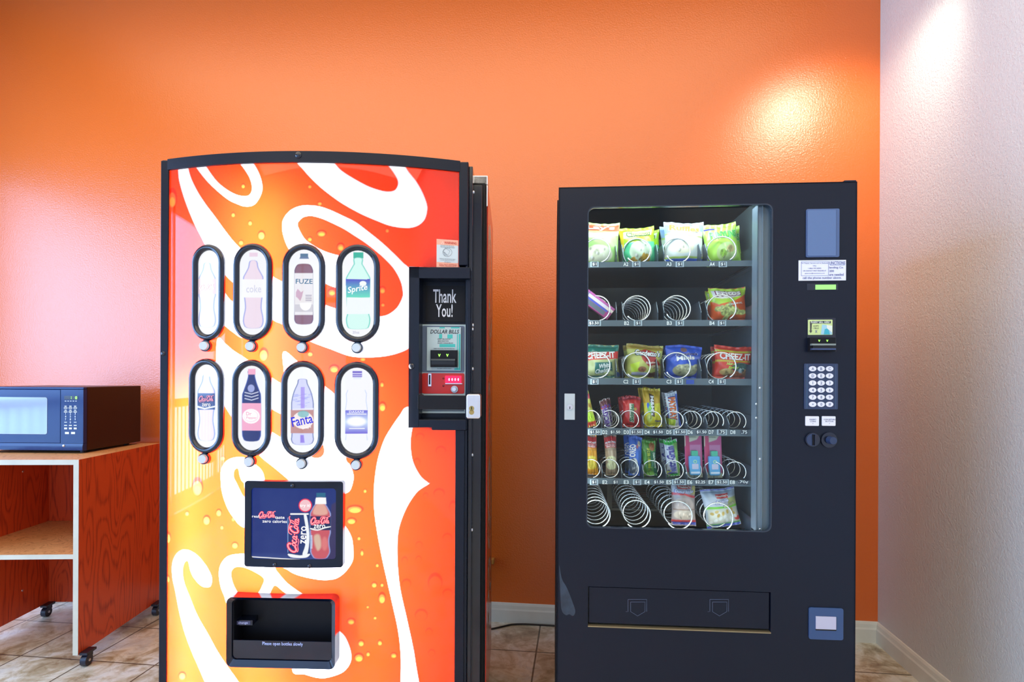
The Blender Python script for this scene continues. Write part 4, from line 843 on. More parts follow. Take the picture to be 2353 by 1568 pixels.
b = MB(); rr(b, 1859, 1938, 1398, 1471, -.004, mat('coin_cup_plate', (.03, .07, .18), .35), .006, .004, F=N); bx(b, 1874, 1922, 1418, 1450, -.0043, -.003, bpy.data.materials['slot_black'], F=N); bx(b, 1875, 1921.5, 1418, 1447, -.007, -.0043, mat('coin_flap', (.50, .48, .60), .4), F=N); ctl('coin_return_cup')
b = MB(); rr(b, 1297, 1321, 905, 965, -.004, mat('lock_plate', (.55, .60, .60), .3, .5), .001, .004, F=N); x_, z_ = N.at(1309.5, 936, -.006); b.cyl((x_, -.004, z_), (x_, -.0075, z_), .0085, STEEL, seg=22); b.box(x_ - .001, x_ + .001, -.0085, -.007, z_ - .006, z_ + .002, BLACKM); ctl('lock_plate')
b = MB(); b.box(px0 + .003, px1 - .003, .004, .012, pz0 + .007, pz1 - .003, BLACK)
LN = mat('embossed_line', (.09, .12, .20), .4)
for cu, k in ((1465, 1), (1653, 1.0)):
    q = [(cu - 22, 1378), (cu + 21, 1378), (cu + 21, 1406)]; q2 = [(cu - 16, 1384), (cu + 17, 1384), (cu + 17, 1406), (cu, 1416), (cu - 16, 1406), (cu - 16, 1384)]
    for L in (q + [], [(cu - 22, 1378), (cu - 22, 1406), (cu - 27, 1406)], q2): b.ribbon([N.at(u, v, .004) for u, v in L], .0011, lambda a, z: (a, .0034, z), LN)
pd = b.build('product_door', sm, bevel=.001)
b = MB(); b.box(px0 - .001, px1 + .001, .022, .032, pz0 - .001, pz1 + .001, bpy.data.materials['slot_black']); b.box(px0, px1, -.003, .022, pz0 - .003, pz0 + .0005, mat('worn_brass_edge', (.30, .24, .14), .35, .6)); b.build('product_door_sill', sm)
b = MB(); b.add([(x, -.0006, z) for x, z in [N.at(u, v, 0) for u, v in cat([(1285, 1300), (1291, 1330), (1303, 1352), (1316, 1385), (1322, 1405), (1317, 1416), (1308, 1412), (1300, 1414), (1290, 1400), (1287, 1350)], 4, True)]], [tuple(range(40))[::-1]], mat('chalky_scuff', (.022, .034, .055), .6, vary=.8)); b.build('scuff_mark', door)
b = MB(); x_ = N.at(1942, 415)[0]; b.box(x_, SW, .004, .10, HS, HS + .006, BLACKG); b.build('hinge_cap', sm, bevel=.002)

# ------------------------------------------------------------------ snacks
FOIL = mat_print('foil_print', .28, .6)
def fine(prims, seed):
    rnd = random.Random(seed); out = []
    for q in prims:
        if q[0] == 'e' and q[3] > 9 and q[4] > 5:      # printed food pictures get darker and lighter pieces inside them
            for k in range(9):
                t = rnd.uniform(0, 6.28); d = rnd.uniform(0, .75); f_ = rnd.choice((.55, .75, 1.25, 1.4))
                out.append(('e', q[1] + q[3] * d * math.cos(t), q[2] + q[4] * d * math.sin(t), rnd.uniform(2.5, 5), rnd.uniform(1.6, 3.4), tuple(min(.95, c * f_) for c in q[5]), rnd.uniform(0, 180)))
    return out
def bag_mesh(name, wd, ht, th, prims, texts, base, nx=60, nz=72, crimp=.07, seed=1, box=False, back=None):
    rnd = random.Random(seed); ph = [rnd.uniform(0, 6) for _ in range(6)]
    def surf(a, c, side=-1):
        x = (a - .5) * wd; z = c * ht; cc = min(1, max(0, (c - crimp) / (1 - 2 * crimp)))
        if box: k = 1
        else: k = (max(0, math.sin(math.pi * a)) ** .55) * (max(0, math.sin(math.pi * cc)) ** .5); x *= 1 - .07 * math.sin(math.pi * cc)
        wr = 0 if box else .0016 * math.sin(a * 17 + ph[0] + 3 * c) * math.sin(c * 13 + ph[1]) + .0012 * math.sin(a * 31 + ph[2]) * (abs(c - .5) * 2) ** 3 * 1.5
        z += 0 if box else .003 * math.sin(a * 5 + ph[3]) * (1 if c > .5 else 0) * c
        return (x, side * (th / 2 * k) + wr, z)
    U = np.tile(np.linspace(0, 100, nx + 1), nz + 1); V = np.repeat(np.linspace(0, 100, nz + 1), nx + 1); p = Paint(U, V, base)
    for q in prims + fine(prims, seed):
        if q[0] == 'r': p.rect(q[1], q[2], q[3], q[4], q[5], soft=1.3)
        elif q[0] == 'e': p.poly(ell(q[1], q[2], q[3], q[4], 20, R(q[6]) if len(q) > 6 else 0), q[5], 1.6)
        elif q[0] == 'p': p.poly(q[1], q[2], 1.3)
        elif q[0] == 'g': p.grad(0, 100, q[1], q[2], q[3], q[4])
    cc = [tuple(x) for x in p.C]; cf = lambda a, c: cc[int(round(c * nz)) * (nx + 1) + int(round(a * nx))]
    b = MB(); b.grid(nx, nz, lambda a, c: surf(a, c), FOIL, cf); b.grid(10, 12, lambda a, c: surf(1 - a, c, 1), FOIL, lambda a, c: back or base)
    if box:
        for aa in (0, 1): b.add([surf(aa, 0), surf(aa, 1), surf(aa, 1, 1), surf(aa, 0, 1)], [(0, 1, 2, 3)], FOIL, back or base)
        b.add([surf(0, 1), surf(1, 1), surf(1, 1, 1), surf(0, 1, 1)], [(0, 1, 2, 3)], FOIL, back or base)
    for t in texts:
        s_, cx, cz, w_, h_, c = t[:6]; rot = R(t[6]) if len(t) > 6 else 0; shr = t[7] if len(t) > 7 else 0
        def place(x, z, off=.0012): a, q = x / 100, z / 100; s3 = surf(min(.99, max(.01, a)), min(.99, max(.01, q))); return (s3[0], s3[1] - off, s3[2])
        asp = wd / ht
        # box sizes are in percent of width / height; rotation done in real units
        def pl2(x, z, off): return place(cx + x / wd * 100, cz + z / ht * 100, off)
        if len(t) > 8 and t[8]:
            b.text(s_, (0, 0, w_ / 100 * wd * 1.06, h_ / 100 * ht * 1.16), lambda x, z: pl2(x, z, .0019), FOIL, t[8], shear=shr, rot=rot, bold=.055)
        b.text(s_, (0, 0, w_ / 100 * wd, h_ / 100 * ht), lambda x, z: pl2(x, z, .0030), FOIL, c, shear=shr, rot=rot, bold=.035)
    return b.build(name)
Wt, Bk = (.9, .9, .9), (.02, .02, .03)
def put(o, u0, u1, v1, y, tilt, row, lean=4, du=0):
    um = (u0 + u1) / 2; x_, _ = N.at(um, v1, y); z = ROWS[row]
    M_ = Matrix.Translation(N.world(x_, y, z + .001)) @ Matrix.Rotation(N.rz, 4, 'Z') @ Matrix.Rotation(R(tilt), 4, 'Y') @ Matrix.Rotation(R(-lean), 4, 'X')
    o.matrix_world = M_; return o
def snack(name, label, cat_, group, row, u0, u1, v0, v1, tilt, th, base, prims, texts, n_behind=0, blabel='', y=.152, lean=4, step=.052, box=False, seed=1, crimp=.07, back=None, bdu=0):
    k = (y + 1.72) / FPX; wd, ht = (u1 - u0) * k, (v1 - v0) * k
    o = bag_mesh(name, wd, ht, th, prims, texts, base, box=box, seed=seed, crimp=crimp, back=back)
    put(o, u0, u1, v1, y, tilt, row, lean); tag(o, label, cat_, group)
    for i in range(n_behind):
        c = o.copy(); COL.objects.link(c); put(c, u0 + bdu, u1 + bdu, v1, y + step * (i + 1), tilt * .4 + (-3, 4)[i % 2], row, lean - 2)
        tag(c, (blabel or label) + ('' if n_behind == 1 else (', directly behind it', ', farther back', ', farthest back')[i]), cat_, group)
    return o
LG, G1 = (.50, .86, .28), 'snack bags on the top shelf'
chips = lambda c, n=9, z0=8, z1=45, sd=3: [('e', random.Random(sd + i).uniform(12, 88), random.Random(sd + i * 7).uniform(z0, z1), random.Random(i).uniform(8, 16), random.Random(i + 2).uniform(5, 9), tuple(q * random.Random(i + 5).uniform(.7, 1.1) for q in c), i * 37) for i in range(n)]
snack('chip_bag', 'pale green chip bag at the left end of the top shelf', 'snack bag', G1, 'A', 1334, 1422, 500, 601, 1, .055, LG,
      [('r', 0, 100, 78, 96, (.75, .18, .08)), ('p', [(0, 74), (60, 72), (100, 80), (100, 70), (50, 60), (0, 64)], (.85, .9, .8)), ('e', 45, 25, 38, 20, (.85, .88, .66)), ('e', 30, 30, 18, 12, (.75, .78, .55)), ('r', 0, 100, 0, 10, (.40, .78, .08))], [("Lay's", 50, 86, 74, 15, Wt, 0, .1)], 1, 'second pale green chip bag behind the one at the left end of the top shelf')
snack('chip_bag', 'lime and teal puffed snack bag tilted left on the top shelf', 'snack bag', G1, 'A', 1430, 1510, 512, 601, -5, .055, (.42, .80, .02),
      [('r', 0, 100, 0, 58, (.10, .62, .30)), ('e', 55, 35, 34, 26, (.72, .85, .62)), ('p', [(8, 70), (90, 76), (94, 92), (12, 88)], (.80, .90, .70)), ('r', 0, 8, 40, 100, (.75, .50, .02))] + chips((.75, .45, .06), 5, 5, 22), [('Cheetos', 52, 81, 66, 13, (.55, .72, .25), 2, .1, (.06, .2, .04))], 1, 'second lime snack bag showing behind the lime and teal one on the top shelf', bdu=12)
snack('chip_bag', 'white and blue ridged chip bag in the middle of the top shelf', 'snack bag', G1, 'A', 1527, 1616, 502, 601, 0, .06, (.80, .86, .80),
      [('r', 0, 100, 92, 100, (.36, .56, .90)), ('r', 0, 14, 70, 100, (.35, .55, .9)), ('r', 88, 100, 76, 100, (.35, .55, .9)), ('r', 0, 100, 0, 14, (.05, .16, .75)), ('r', 0, 100, 14, 18, (.50, .70, .10)), ('p', [(0, 68), (100, 60), (100, 64), (0, 72)], (.5, .75, .2)), ('e', 45, 38, 28, 14, (.90, .85, .62))], [('Ruffles', 50, 83, 76, 15, (.85, .36, .10), -4, .1, (.9, .9, .95))], 1, 'second blue-edged chip bag behind the white ridged one on the top shelf', bdu=-6)
snack('chip_bag', 'yellow-green onion ring bag leaning left at the right end of the top shelf', 'snack bag', G1, 'A', 1625, 1702, 506, 601, -7, .055, (.48, .84, .10),
      [('p', [(i * 16 - 10, 60), (i * 16 - 4, 60), (i * 16 + 16, 100), (i * 16 + 10, 100)], (.66, .92, .38)) for i in range(7)] + [('e', 60, 28, 32, 22, (.62, .80, .32)), ('e', 48, 26, 10, 9, (.30, .55, .06)), ('e', 70, 34, 12, 9, (.75, .62, .25)), ('r', 4, 34, 84, 88, (.06, .03, .40))], [('FUNYUNS', 55, 70, 80, 17, (.08, .50, .10), 2, 0, (.45, .85, .35))], 1, 'second yellow-green bag peeking over the leaning onion ring bag', bdu=6)
# row B
o = snack('travel_kit', 'pink and purple boxed toiletry kit lying slanted at the left of the second shelf', 'toiletry pack', None, 'B', 1345, 1375, 640, 752, -52, .03, (.36, .04, .20),
      [('r', 58, 82, 6, 96, (.72, .66, .80)), ('r', 42, 56, 10, 80, (.05, .10, .55)), ('r', 8, 40, 12, 70, (.10, .14, .18)), ('r', 84, 100, 0, 90, (.55, .12, .42)), ('r', 58, 80, 0, 16, (.85, .75, .70))], [('TRAVEL', 70, 62, 9, 30, (.1, .1, .4), 90)], y=.135, box=True)
o.matrix_world = Matrix.Translation(N.world(N.at(1412, 738, .135)[0] - .012, .135, ROWS['B'] + .024)) @ Matrix.Rotation(N.rz, 4, 'Z') @ Matrix.Rotation(R(-53), 4, 'Y')
snack('corn_chip_bag', 'orange and yellow corn chip bag, frontmost at the right of the second shelf', 'snack bag', 'corn chip bags on the second shelf', 'B', 1634, 1716, 658, 736, -3, .055, (.85, .13, .01),
      [('r', 0, 100, 90, 100, (.50, .55, .04)), ('p', [(0, 60), (0, 100), (100, 95), (100, 78), (60, 58), (20, 50)], (.50, .78, .06)), ('p', [(6, 92), (80, 88), (84, 74), (30, 66), (8, 70)], (.80, .80, .85))] + chips((.62, .70, .22), 12, 6, 48, 5), [('Fritos', 50, 83, 66, 17, Wt, 3, 0, (.30, .02, .12)), ('ORIGINAL', 66, 50, 42, 6, (.9, .85, .8), 8), ('CORN CHIPS', 50, 68, 24, 3, (.9, .8, .7), 8)], 3, 'yellow-topped corn chip bag behind the front one on the second shelf', bdu=-8, step=.06)
G3 = 'snack bags on the third shelf'
snack('cracker_bag', 'green and red cheese cracker bag at the left of the third shelf', 'snack bag', G3, 'C', 1334, 1424, 793, 870, -2, .05, (.50, .58, .28),
      [('r', 0, 100, 76, 100, (.02, .20, .17)), ('p', [(0, 50), (100, 58), (100, 80), (0, 74)], (.72, .05, .05)), ('r', 36, 82, 14, 46, (.02, .17, .16)), ('r', 0, 100, 0, 8, (.03, .18, .16)), ('e', 72, 14, 14, 8, (.52, .62, .28)), ('e', 94, 10, 7, 7, (.08, .22, .7))], [('CHEEZ-IT', 52, 67, 76, 20, Wt, 4), ('White', 62, 36, 32, 13, (.75, .85, .85), 8, .3), ('Cheddar', 58, 22, 42, 13, (.75, .85, .85), 8, .3)], 1, 'second cracker bag behind the green and red one on the third shelf', seed=2)
snack('snack_mix_bag', 'tan and maroon snack mix bag on the third shelf', 'snack bag', G3, 'C', 1438, 1521, 795, 872, 2, .055, (.55, .60, .16),
      [('r', 0, 100, 84, 100, (.40, .29, .05)), ('p', [(30, 78), (50, 86), (78, 80), (80, 62), (96, 40), (60, 34), (42, 52)], (.48, .04, .04)), ('p', [(8, 40), (34, 48), (30, 20), (14, 16)], (.60, .82, .05)), ('e', 42, 26, 12, 8, (.36, .14, .06)), ('e', 80, 12, 12, 8, (.20, .08, .04)), ('e', 66, 10, 9, 7, (.15, .05, .03)), ('r', 14, 60, 9, 17, (.55, .55, .75)), ('e', 80, 34, 14, 6, (.66, .55, .35))], [("Gardetto's", 56, 74, 70, 17, (.85, .9, .95), 0, .1, (.02, .06, .12)), ('Roasted', 66, 46, 30, 7, (.85, .75, .7), 6)], 1, 'second tan snack mix bag rising behind the maroon one on the third shelf', seed=4, bdu=-4, step=.05)
snack('cookie_bag', 'bright blue mini cookie bag on the third shelf', 'snack bag', G3, 'C', 1528, 1610, 795, 870, 2, .05, (.03, .10, .60),
      [('e', 52, 24, 34, 18, (.42, .42, .24)), ('e', 36, 32, 10, 9, (.56, .56, .34)), ('e', 56, 34, 11, 9, (.55, .55, .36)), ('e', 64, 22, 11, 9, (.56, .54, .33)), ('e', 84, 34, 10, 10, (.50, .52, .34)), ('e', 48, 84, 9, 7, (.22, .12, .12)), ('p', [(20, 50), (100, 62), (100, 70), (24, 60)], (.16, .24, .78)), ('p', [(86, 0), (100, 4), (96, 40), (88, 34)], (.40, .44, .85))], [("Grandma's", 56, 72, 62, 8, (.05, .04, .2), 8, .2, (.5, .6, .9)), ('Minis', 52, 60, 52, 13, Wt, 8)], 1, 'second bright blue cookie bag behind the front one on the third shelf', seed=5)
snack('cracker_bag', 'red spicy cheese cracker bag at the right of the third shelf', 'snack bag', G3, 'C', 1641, 1725, 801, 875, 2, .05, (.75, .05, .02),
      [('r', 0, 100, 80, 86, (.55, .55, .05)), ('r', 0, 100, 50, 55, (.65, .50, .04)), ('e', 68, 34, 26, 14, (.06, .14, .12)), ('e', 55, 12, 34, 10, (.45, .12, .04)), ('e', 30, 20, 18, 10, (.55, .40, .15)), ('e', 70, 24, 9, 9, (.40, .50, .50)), ('e', 94, 12, 7, 8, (.05, .12, .6)), ('e', 82, 20, 12, 9, (.38, .20, .08))], [('CHEEZ-IT', 52, 67, 84, 21, Wt, 0), ('Hot &', 40, 44, 24, 9, (.6, .85, .1), 0, .3), ('Spicy', 46, 32, 28, 10, (.6, .85, .1), 0, .3)], 2, 'red cracker bag behind the spicy one on the third shelf', seed=6, bdu=-5)
G4 = 'candy and bars on the fourth shelf'
snack('candy_bar', 'red and yellow wrapped candy at the far left of the fourth shelf', 'candy', G4, 'D', 1346, 1372, 900, 984, -14, .02, (.55, .62, .10), [('r', 0, 100, 78, 100, (.62, .08, .12)), ('r', 0, 35, 30, 80, (.62, .10, .06)), ('e', 55, 24, 40, 16, (.50, .78, .05)), ('r', 0, 100, 0, 14, (.78, .10, .06))], [("SOUR", 60, 60, 40, 24, (.55, .25, .04), 84)], seed=7, y=.14)
snack('candy_bar', 'brown-red bar with purple block lettering on a white band on the fourth shelf', 'candy', G4, 'D', 1388, 1405, 915, 978, -10, .016, (.72, .74, .80), [('r', 0, 100, 72, 100, (.16, .05, .06)), ('r', 0, 100, 68, 74, (.55, .05, .06))], [('SNICKERS', 50, 36, 320, 20, (.14, .05, .42), 90)], 1, 'second bar behind the purple lettered one on the fourth shelf', seed=8, y=.145, bdu=5)
snack('candy_bag', 'red share-size candy bag with a slanted white name on the fourth shelf', 'candy', G4, 'D', 1431, 1472, 915, 984, 0, .03, (.62, .03, .03), [('p', [(36, 18), (62, 14), (60, 74), (34, 76)], (.70, .72, .62)), ('e', 78, 40, 14, 22, (.50, .06, .08)), ('r', 0, 100, 88, 100, (.38, .03, .05)), ('e', 70, 58, 8, 5, (.6, .35, .04))], [('Skittles', 48, 46, 92, 14, (.05, .20, .08), 88)], 1, 'second red candy bag behind the share-size one on the fourth shelf', seed=9, bdu=-8)
snack('candy_bag', 'tall yellow peanut candy bag on the fourth shelf', 'candy', G4, 'D', 1481, 1521, 900, 988, -3, .03, (.78, .72, .04), [('r', 0, 100, 62, 100, (.66, .42, .03)), ('p', [(36, 30), (60, 26), (60, 84), (34, 88)], (.08, .04, .03)), ('e', 34, 50, 16, 14, (.25, .62, .10)), ('e', 30, 24, 16, 10, (.72, .86, .20)), ('e', 24, 56, 8, 7, (.05, .15, .7))], [("M&M's", 48, 56, 112, 9, (.85, .88, .9), -92), ('Peanut', 80, 16, 40, 5, (.1, .06, .3))], 2, 'yellow candy bag behind the peanut one on the fourth shelf', seed=10, bdu=-9)
snack('candy_bar', 'white bar with orange lettering and blue edge on the fourth shelf', 'candy', G4, 'D', 1538, 1565, 908, 988, -7, .022, (.80, .82, .86), [('r', 84, 100, 0, 100, (.05, .12, .60)), ('r', 0, 8, 0, 60, (.08, .14, .5)), ('p', [(0, 10), (50, 4), (60, 22), (0, 28)], (.60, .80, .06)), ('r', 0, 100, 92, 100, (.62, .66, .72))], [('PAYDAY', 45, 54, 190, 18, (.90, .20, .02), -92, 0, (.02, .04, .3))], 1, 'second bar behind the orange lettered white one on the fourth shelf', seed=11, bdu=-10)
G5 = 'crackers and bars on the fifth shelf'
for u0, u1, la, c1, c2, t_, sd in ((1346, 1375, 'orange cheddar cracker pack at the far left of the fifth shelf', (.80, .36, .02), (.80, .62, .06), 'CHEDDAR', 12), (1392, 1419, 'red-topped peanut butter cracker pack on the fifth shelf', (.48, .36, .24), (.78, .78, .46), 'PEANUT BUTTER', 13)):
    snack('cracker_pack', la, 'snack pack', G5, 'E', u0, u1, 1008, 1100, -3 if sd == 12 else -2, .03, c1, [('r', 0, 100, 68, 95, (.58, .04, .05)), ('r', 0, 100, 95, 100, (.35, .30, .28)), ('r', 0, 100, 74, 76, (.6, .5, .5)), ('e', 50, 40, 42, 8, c2), ('e', 50, 24, 46, 10, c2), ('r', 0, 100, 60, 67, tuple(.8 * q for q in c1))], [('MUNCHIES', 50, 81, 92, 5, (.85, .85, .9)), (t_, 50, 71, 80, 3, (.85, .85, .85))], 1, 'second pack behind the ' + la, seed=sd, crimp=.04)
snack('cookie_pack', 'blue sandwich cookie pack on the fifth shelf', 'snack pack', G5, 'E', 1444, 1474, 1014, 1102, 1, .03, (.06, .18, .68), [('e', 40, 24, 30, 22, (.80, .82, .85)), ('e', 26, 24, 28, 20, (.10, .14, .20)), ('e', 76, 82, 12, 7, (.55, .5, .4)), ('e', 62, 74, 9, 5, (.6, .2, .25))], [('OREO', 24, 64, 92, 17, Wt, 88)], 2, 'blue cookie pack behind the front sandwich cookie pack on the fifth shelf', seed=14, bdu=-8)
snack('granola_bar', 'green granola bar with a yellow-green name panel on the fifth shelf', 'snack bar', G5, 'E', 1479, 1510, 1020, 1100, -3, .024, (.10, .34, .05), [('p', [(36, 10), (56, 8), (52, 78), (32, 78)], (.62, .70, .03)), ('p', [(58, 28), (74, 26), (70, 70), (56, 70)], (.02, .20, .14)), ('e', 72, 84, 22, 12, (.45, .16, .05)), ('r', 74, 100, 0, 70, (.02, .16, .08)), ('e', 50, 6, 30, 8, (.35, .72, .15))], [('NATURE VALLEY', 44, 44, 160, 16, (.04, .16, .02), 92), ('Oats & Honey', 84, 44, 120, 8, (.75, .85, .7), -86)], 2, 'dark green wrapper behind the front granola bar on the fifth shelf', seed=15, bdu=-3)
snack('cereal_bar', 'white and green cereal bar with navy lettering on the fifth shelf', 'snack bar', G5, 'E', 1533, 1563, 1018, 1100, -5, .024, (.74, .78, .88), [('r', 0, 100, 88, 100, (.06, .58, .08)), ('r', 0, 100, 0, 8, (.06, .55, .08)), ('p', [(60, 90), (100, 90), (100, 0), (86, 0), (74, 50)], (.30, .62, .16)), ('e', 18, 12, 20, 8, (.6, .66, .2))], [('Nutri-Grain', 38, 46, 210, 24, (.06, .06, .36), 90)], 1, 'second cereal bar behind the white and green one on the fifth shelf', seed=16, bdu=-12)
for i, (u0, u1) in enumerate(((1576, 1614), (1621, 1659))):
    r_ = empty('shampoo_travel_pack', (0, 0, 0), 0, ('left' if i == 0 else 'right') + ' one of the two pink carded travel shampoo packs on the fifth shelf', 'toiletry pack', 'carded toiletry packs')
    k = 1.86 / FPX; wd, ht = (u1 - u0) * k, 97 * k
    cd_ = bag_mesh('card', wd, ht, .002, [('p', [(0, 100), (92, 100), (72, 88), (24, 82), (0, 72)], (.58, .60, .46)), ('r', 6, 28, 0, 100, (.55, .04, .14)), ('e', 50, 2, 70, 12, (.60, .62, .42)), ('r', 30, 92, 12, 76, (.52, .18, .36))], [('CONTINUAL', 44, 94, 46, 3, (.25, .3, .25)), ('travel size', 50, 4, 40, 2, (.4, .4, .3))], (.50, .06, .22), box=True); cd_.parent = r_
    b = MB(); b.prism(rrect(-.018, .017, .010, .072, .006, 4), -.020, -.002, mat_print('bottle_plastic', .3) if i == 0 else bpy.data.materials['bottle_plastic'], (.10, .36, .66)); bo = b.build('bottle', r_, bevel=.003, label='blue bottle')
    b = MB(); b.prism(rrect(-.010, .010, .072, .088, .002, 3), -.018, -.004, bpy.data.materials['bottle_plastic'], (.06, .42, .28)); b.build('cap', bo, label='green cap')
    b = MB(); b.prism(ell(.0, .054, .006, .006, 18), -.0206, -.020, INK, (.35, .60, .42)); b.prism(ell(.0, .054, .003, .003, 14), -.0210, -.0205, INK, (.08, .34, .55)); b.prism(rrect(-.010, .010, .030, .047, .002, 3), -.0206, -.020, INK, (.50, .50, .66)); b.prism(rrect(-.014, .014, .016, .022, .001, 2), -.0206, -.020, INK, (.60, .70, .85)); b.build('bottle_label', bo)
    x_, _ = N.at((u0 + u1) / 2, 1095, .135); r_.matrix_world = Matrix.Translation(N.world(x_, .135, ROWS['E'] + .001)) @ Matrix.Rotation(N.rz, 4, 'Z') @ Matrix.Rotation(R(-2), 4, 'Y')
G6 = 'pastry packs on the bottom shelf'
snack('pastry_pack', 'clear pack of sugared donut sticks with red and blue trim on the bottom shelf', 'pastry', G6, 'F', 1543, 1598, 1118, 1217, 0, .05, (.42, .34, .32), [('r', 0, 100, 74, 100, (.40, .42, .50)), ('p', [(78, 74), (100, 70), (100, 96), (86, 96)], (.55, .50, .18)), ('p', [(0, 68), (50, 72), (100, 62), (100, 67), (50, 77), (0, 74)], (.66, .05, .06)), ('r', 0, 100, 2, 9, (.08, .10, .45)), ('r', 0, 100, 9, 14, (.60, .05, .06)), ('e', 48, 50, 42, 16, (.52, .42, .38)), ('e', 48, 26, 42, 11, (.58, .48, .38)), ('r', 4, 96, 37, 39, (.25, .14, .08)), ('p', [(24, 84), (78, 86), (80, 94), (22, 93)], (.68, .05, .04))], [("Freshley's", 52, 89, 50, 6, (.85, .8, .7), 2), ('Donut Sticks', 50, 79, 76, 7, (.80, .84, .95), 2, .3, (.06, .06, .4))], 0, seed=17)
snack('pastry_pack', 'white and green apple pastry pack tilted at the right of the bottom shelf', 'pastry', G6, 'F', 1626, 1702, 1132, 1218, -10, .05, (.50, .56, .62), [('r', 0, 100, 50, 56, (.20, .62, .04)), ('g', 56, 80, (.62, .64, .72), (.56, .62, .66)), ('r', 70, 100, 56, 76, (.52, .56, .20)), ('r', 0, 100, 0, 7, (.06, .10, .55)), ('r', 0, 100, 7, 11, (.15, .6, .12)), ('r', 6, 94, 11, 50, (.58, .58, .48)), ('p', [(40, 76), (74, 76), (76, 88), (38, 87)], (.68, .05, .04)), ('e', 92, 20, 9, 6, (.7, .05, .04)), ('r', 0, 100, 96, 100, (.12, .14, .5))] + [('e', 12 + (i * 23) % 78, 16 + (i * 17) % 32, 6, 4, (.50, .34, .06) if i % 2 else (.72, .74, .70), i * 50) for i in range(14)], [("Freshley's", 57, 82, 34, 6, (.85, .8, .7), 4), ('Apple', 52, 68, 42, 10, (.78, .80, .95), 8, .2, (.06, .06, .45)), ('Danish', 72, 59, 34, 7, (.66, .66, .3), 8, .2, (.08, .08, .4))], 0, seed=18)
# small blue sticker hanging on the third shelf strip
b = MB(); x0_, z0_ = N.at(1577, 873, YS - .006); x1_, z1_ = N.at(1595, 883, YS - .006); b.box(x0_, x1_, YS - .0055, YS - .004, z1_, z0_, INK, (.02, .06, .35)); b.build('blue_strip_tag', sm)

# ------------------------------------------------------------------ cart with casters
P0 = world_at_z(179, 1507, .055); CF = Frame(P0, R(9.1)); CWD, CDP, CH, TH = .585, .60, N and CF.at(179, 1057)[1], .022
ct = empty('rolling_cart', CF.world(-CWD / 2, CDP / 2, 0), CF.rz, 'open oak veneer cart on casters at the left edge carrying the microwave', 'cart')
ct.location = CF.world(-CWD / 2, CDP / 2, 0); oX, oY = CWD / 2, -CDP / 2      # cart corner in the cart's own frame
def cb(b, x0, x1, y0, y1, z0, z1, m): b.box(x0 + oX, x1 + oX, y0 + oY, y1 + oY, z0, z1, m)
for x in (-TH, -CWD): b = MB(); cb(b, x, x + TH, .0015, CDP, .055, CH - TH, WOOD); cb(b, x, x + TH, 0, .0015, .055, CH - TH, EDGE); b.build('side_panel', ct)
b = MB(); cb(b, -CWD, 0, .0015, CDP, CH - TH, CH, WOODL); cb(b, -CWD, 0, 0, .0015, CH - TH, CH, EDGE); cb(b, 0, .0008, .0, CDP, CH - TH, CH, WOOD); b.build('top_board', ct)
zsft = CF.at(100, 1277)[1]
b = MB(); cb(b, -CWD + TH, -TH, .0115, CDP - .012, zsft - .020, zsft, WOODL); cb(b, -CWD + TH, -TH, .010, .0115, zsft - .020, zsft, EDGE); b.build('shelf', ct)
b = MB(); cb(b, -CWD + TH, -TH, CDP - .012, CDP, .055, CH - TH, WOOD); b.build('back_panel', ct)
for x, z in ((-CWD + TH, CH - .12), (-CWD + TH, zsft - .10), (-CWD + TH, .18)):
    for y in (.42,): b = MB(); b.dome((x + oX, y + oY, z), .006, STEEL, (1, 0, 0), .4); b.build('screw', ct)
for x in (.006, -CWD + TH + .012):
    for y in (.035, CDP - .05):
        b = MB(); X_, Y_ = x + oX, y + oY; b.box(X_ - .004, X_ + .028, Y_ - .03, Y_ + .03, .052, .062, RUBBER); b.box(X_ + .006, X_ + .020, Y_ - .016, Y_ + .02, .034, .056, RUBBER)
        cs = b.build('caster', ct); b = MB(); b.cyl((X_ + .0, Y_ - .010, .024), (X_ + .024, Y_ - .010, .024), .024, RUBBER, seg=24); b.cyl((X_ - .003, Y_ - .010, .024), (X_ + .027, Y_ - .010, .024), .006, STEEL, seg=12); b.build('wheel', cs)

# ------------------------------------------------------------------ microwave
P1 = world_at_z(191, 1037, CH + .012); MF = Frame(P1, R(5.0)); MWD, MDP = .50, .385; z0 = CH + .012; z1 = MF.at(191, 890)[1]
mw = empty('microwave_oven', MF.world(-MWD / 2, MDP / 2, CH), MF.rz, 'black countertop microwave on top of the rolling cart', 'microwave'); oX, oY = MWD / 2, -MDP / 2
MB_ = mat('microwave_shell', (.018, .002, .003), .4); MG = mat('microwave_gloss', (.006, .03, .14), .12, spec=.4, coat=.0); MWN = mat('microwave_window', (.22, .24, .28), .14, metal=.35, spec=1, coat=.5); MG.node_tree.nodes['Principled BSDF'].inputs['IOR'].default_value = 1.45
def mb(b, x0, x1, y0, y1, za, zb, m): b.box(x0 + oX, x1 + oX, y0 + oY, y1 + oY, za - CH, zb - CH, m)
b = MB(); mb(b, -MWD, 0, .022, MDP, z0, z1, MB_); b.build('casing', mw, bevel=.003)
for x in (-.04, -MWD + .04):
    for y in (.05, MDP - .05): b = MB(); b.cyl((x + oX, y + oY, 0), (x + oX, y + oY, .014), .012, RUBBER, seg=14); b.build('foot', mw)
xd = MF.at(139, 960)[0]; xwn = MF.at(109, 960)[0]; ztw = MF.at(100, 913)[1]; zbw = MF.at(100, 999)[1]
b = MB(); mb(b, -MWD, xd - .001, .0, .021, z0 + .035, z1 - .012, MG)
o_ = rrect(-MWD + .04 + oX, xwn + oX, zbw - CH, ztw - CH, .010, 4); b.prism(o_, oY - .0012, oY + .002, MWN); b.build('door', mw, bevel=.004)
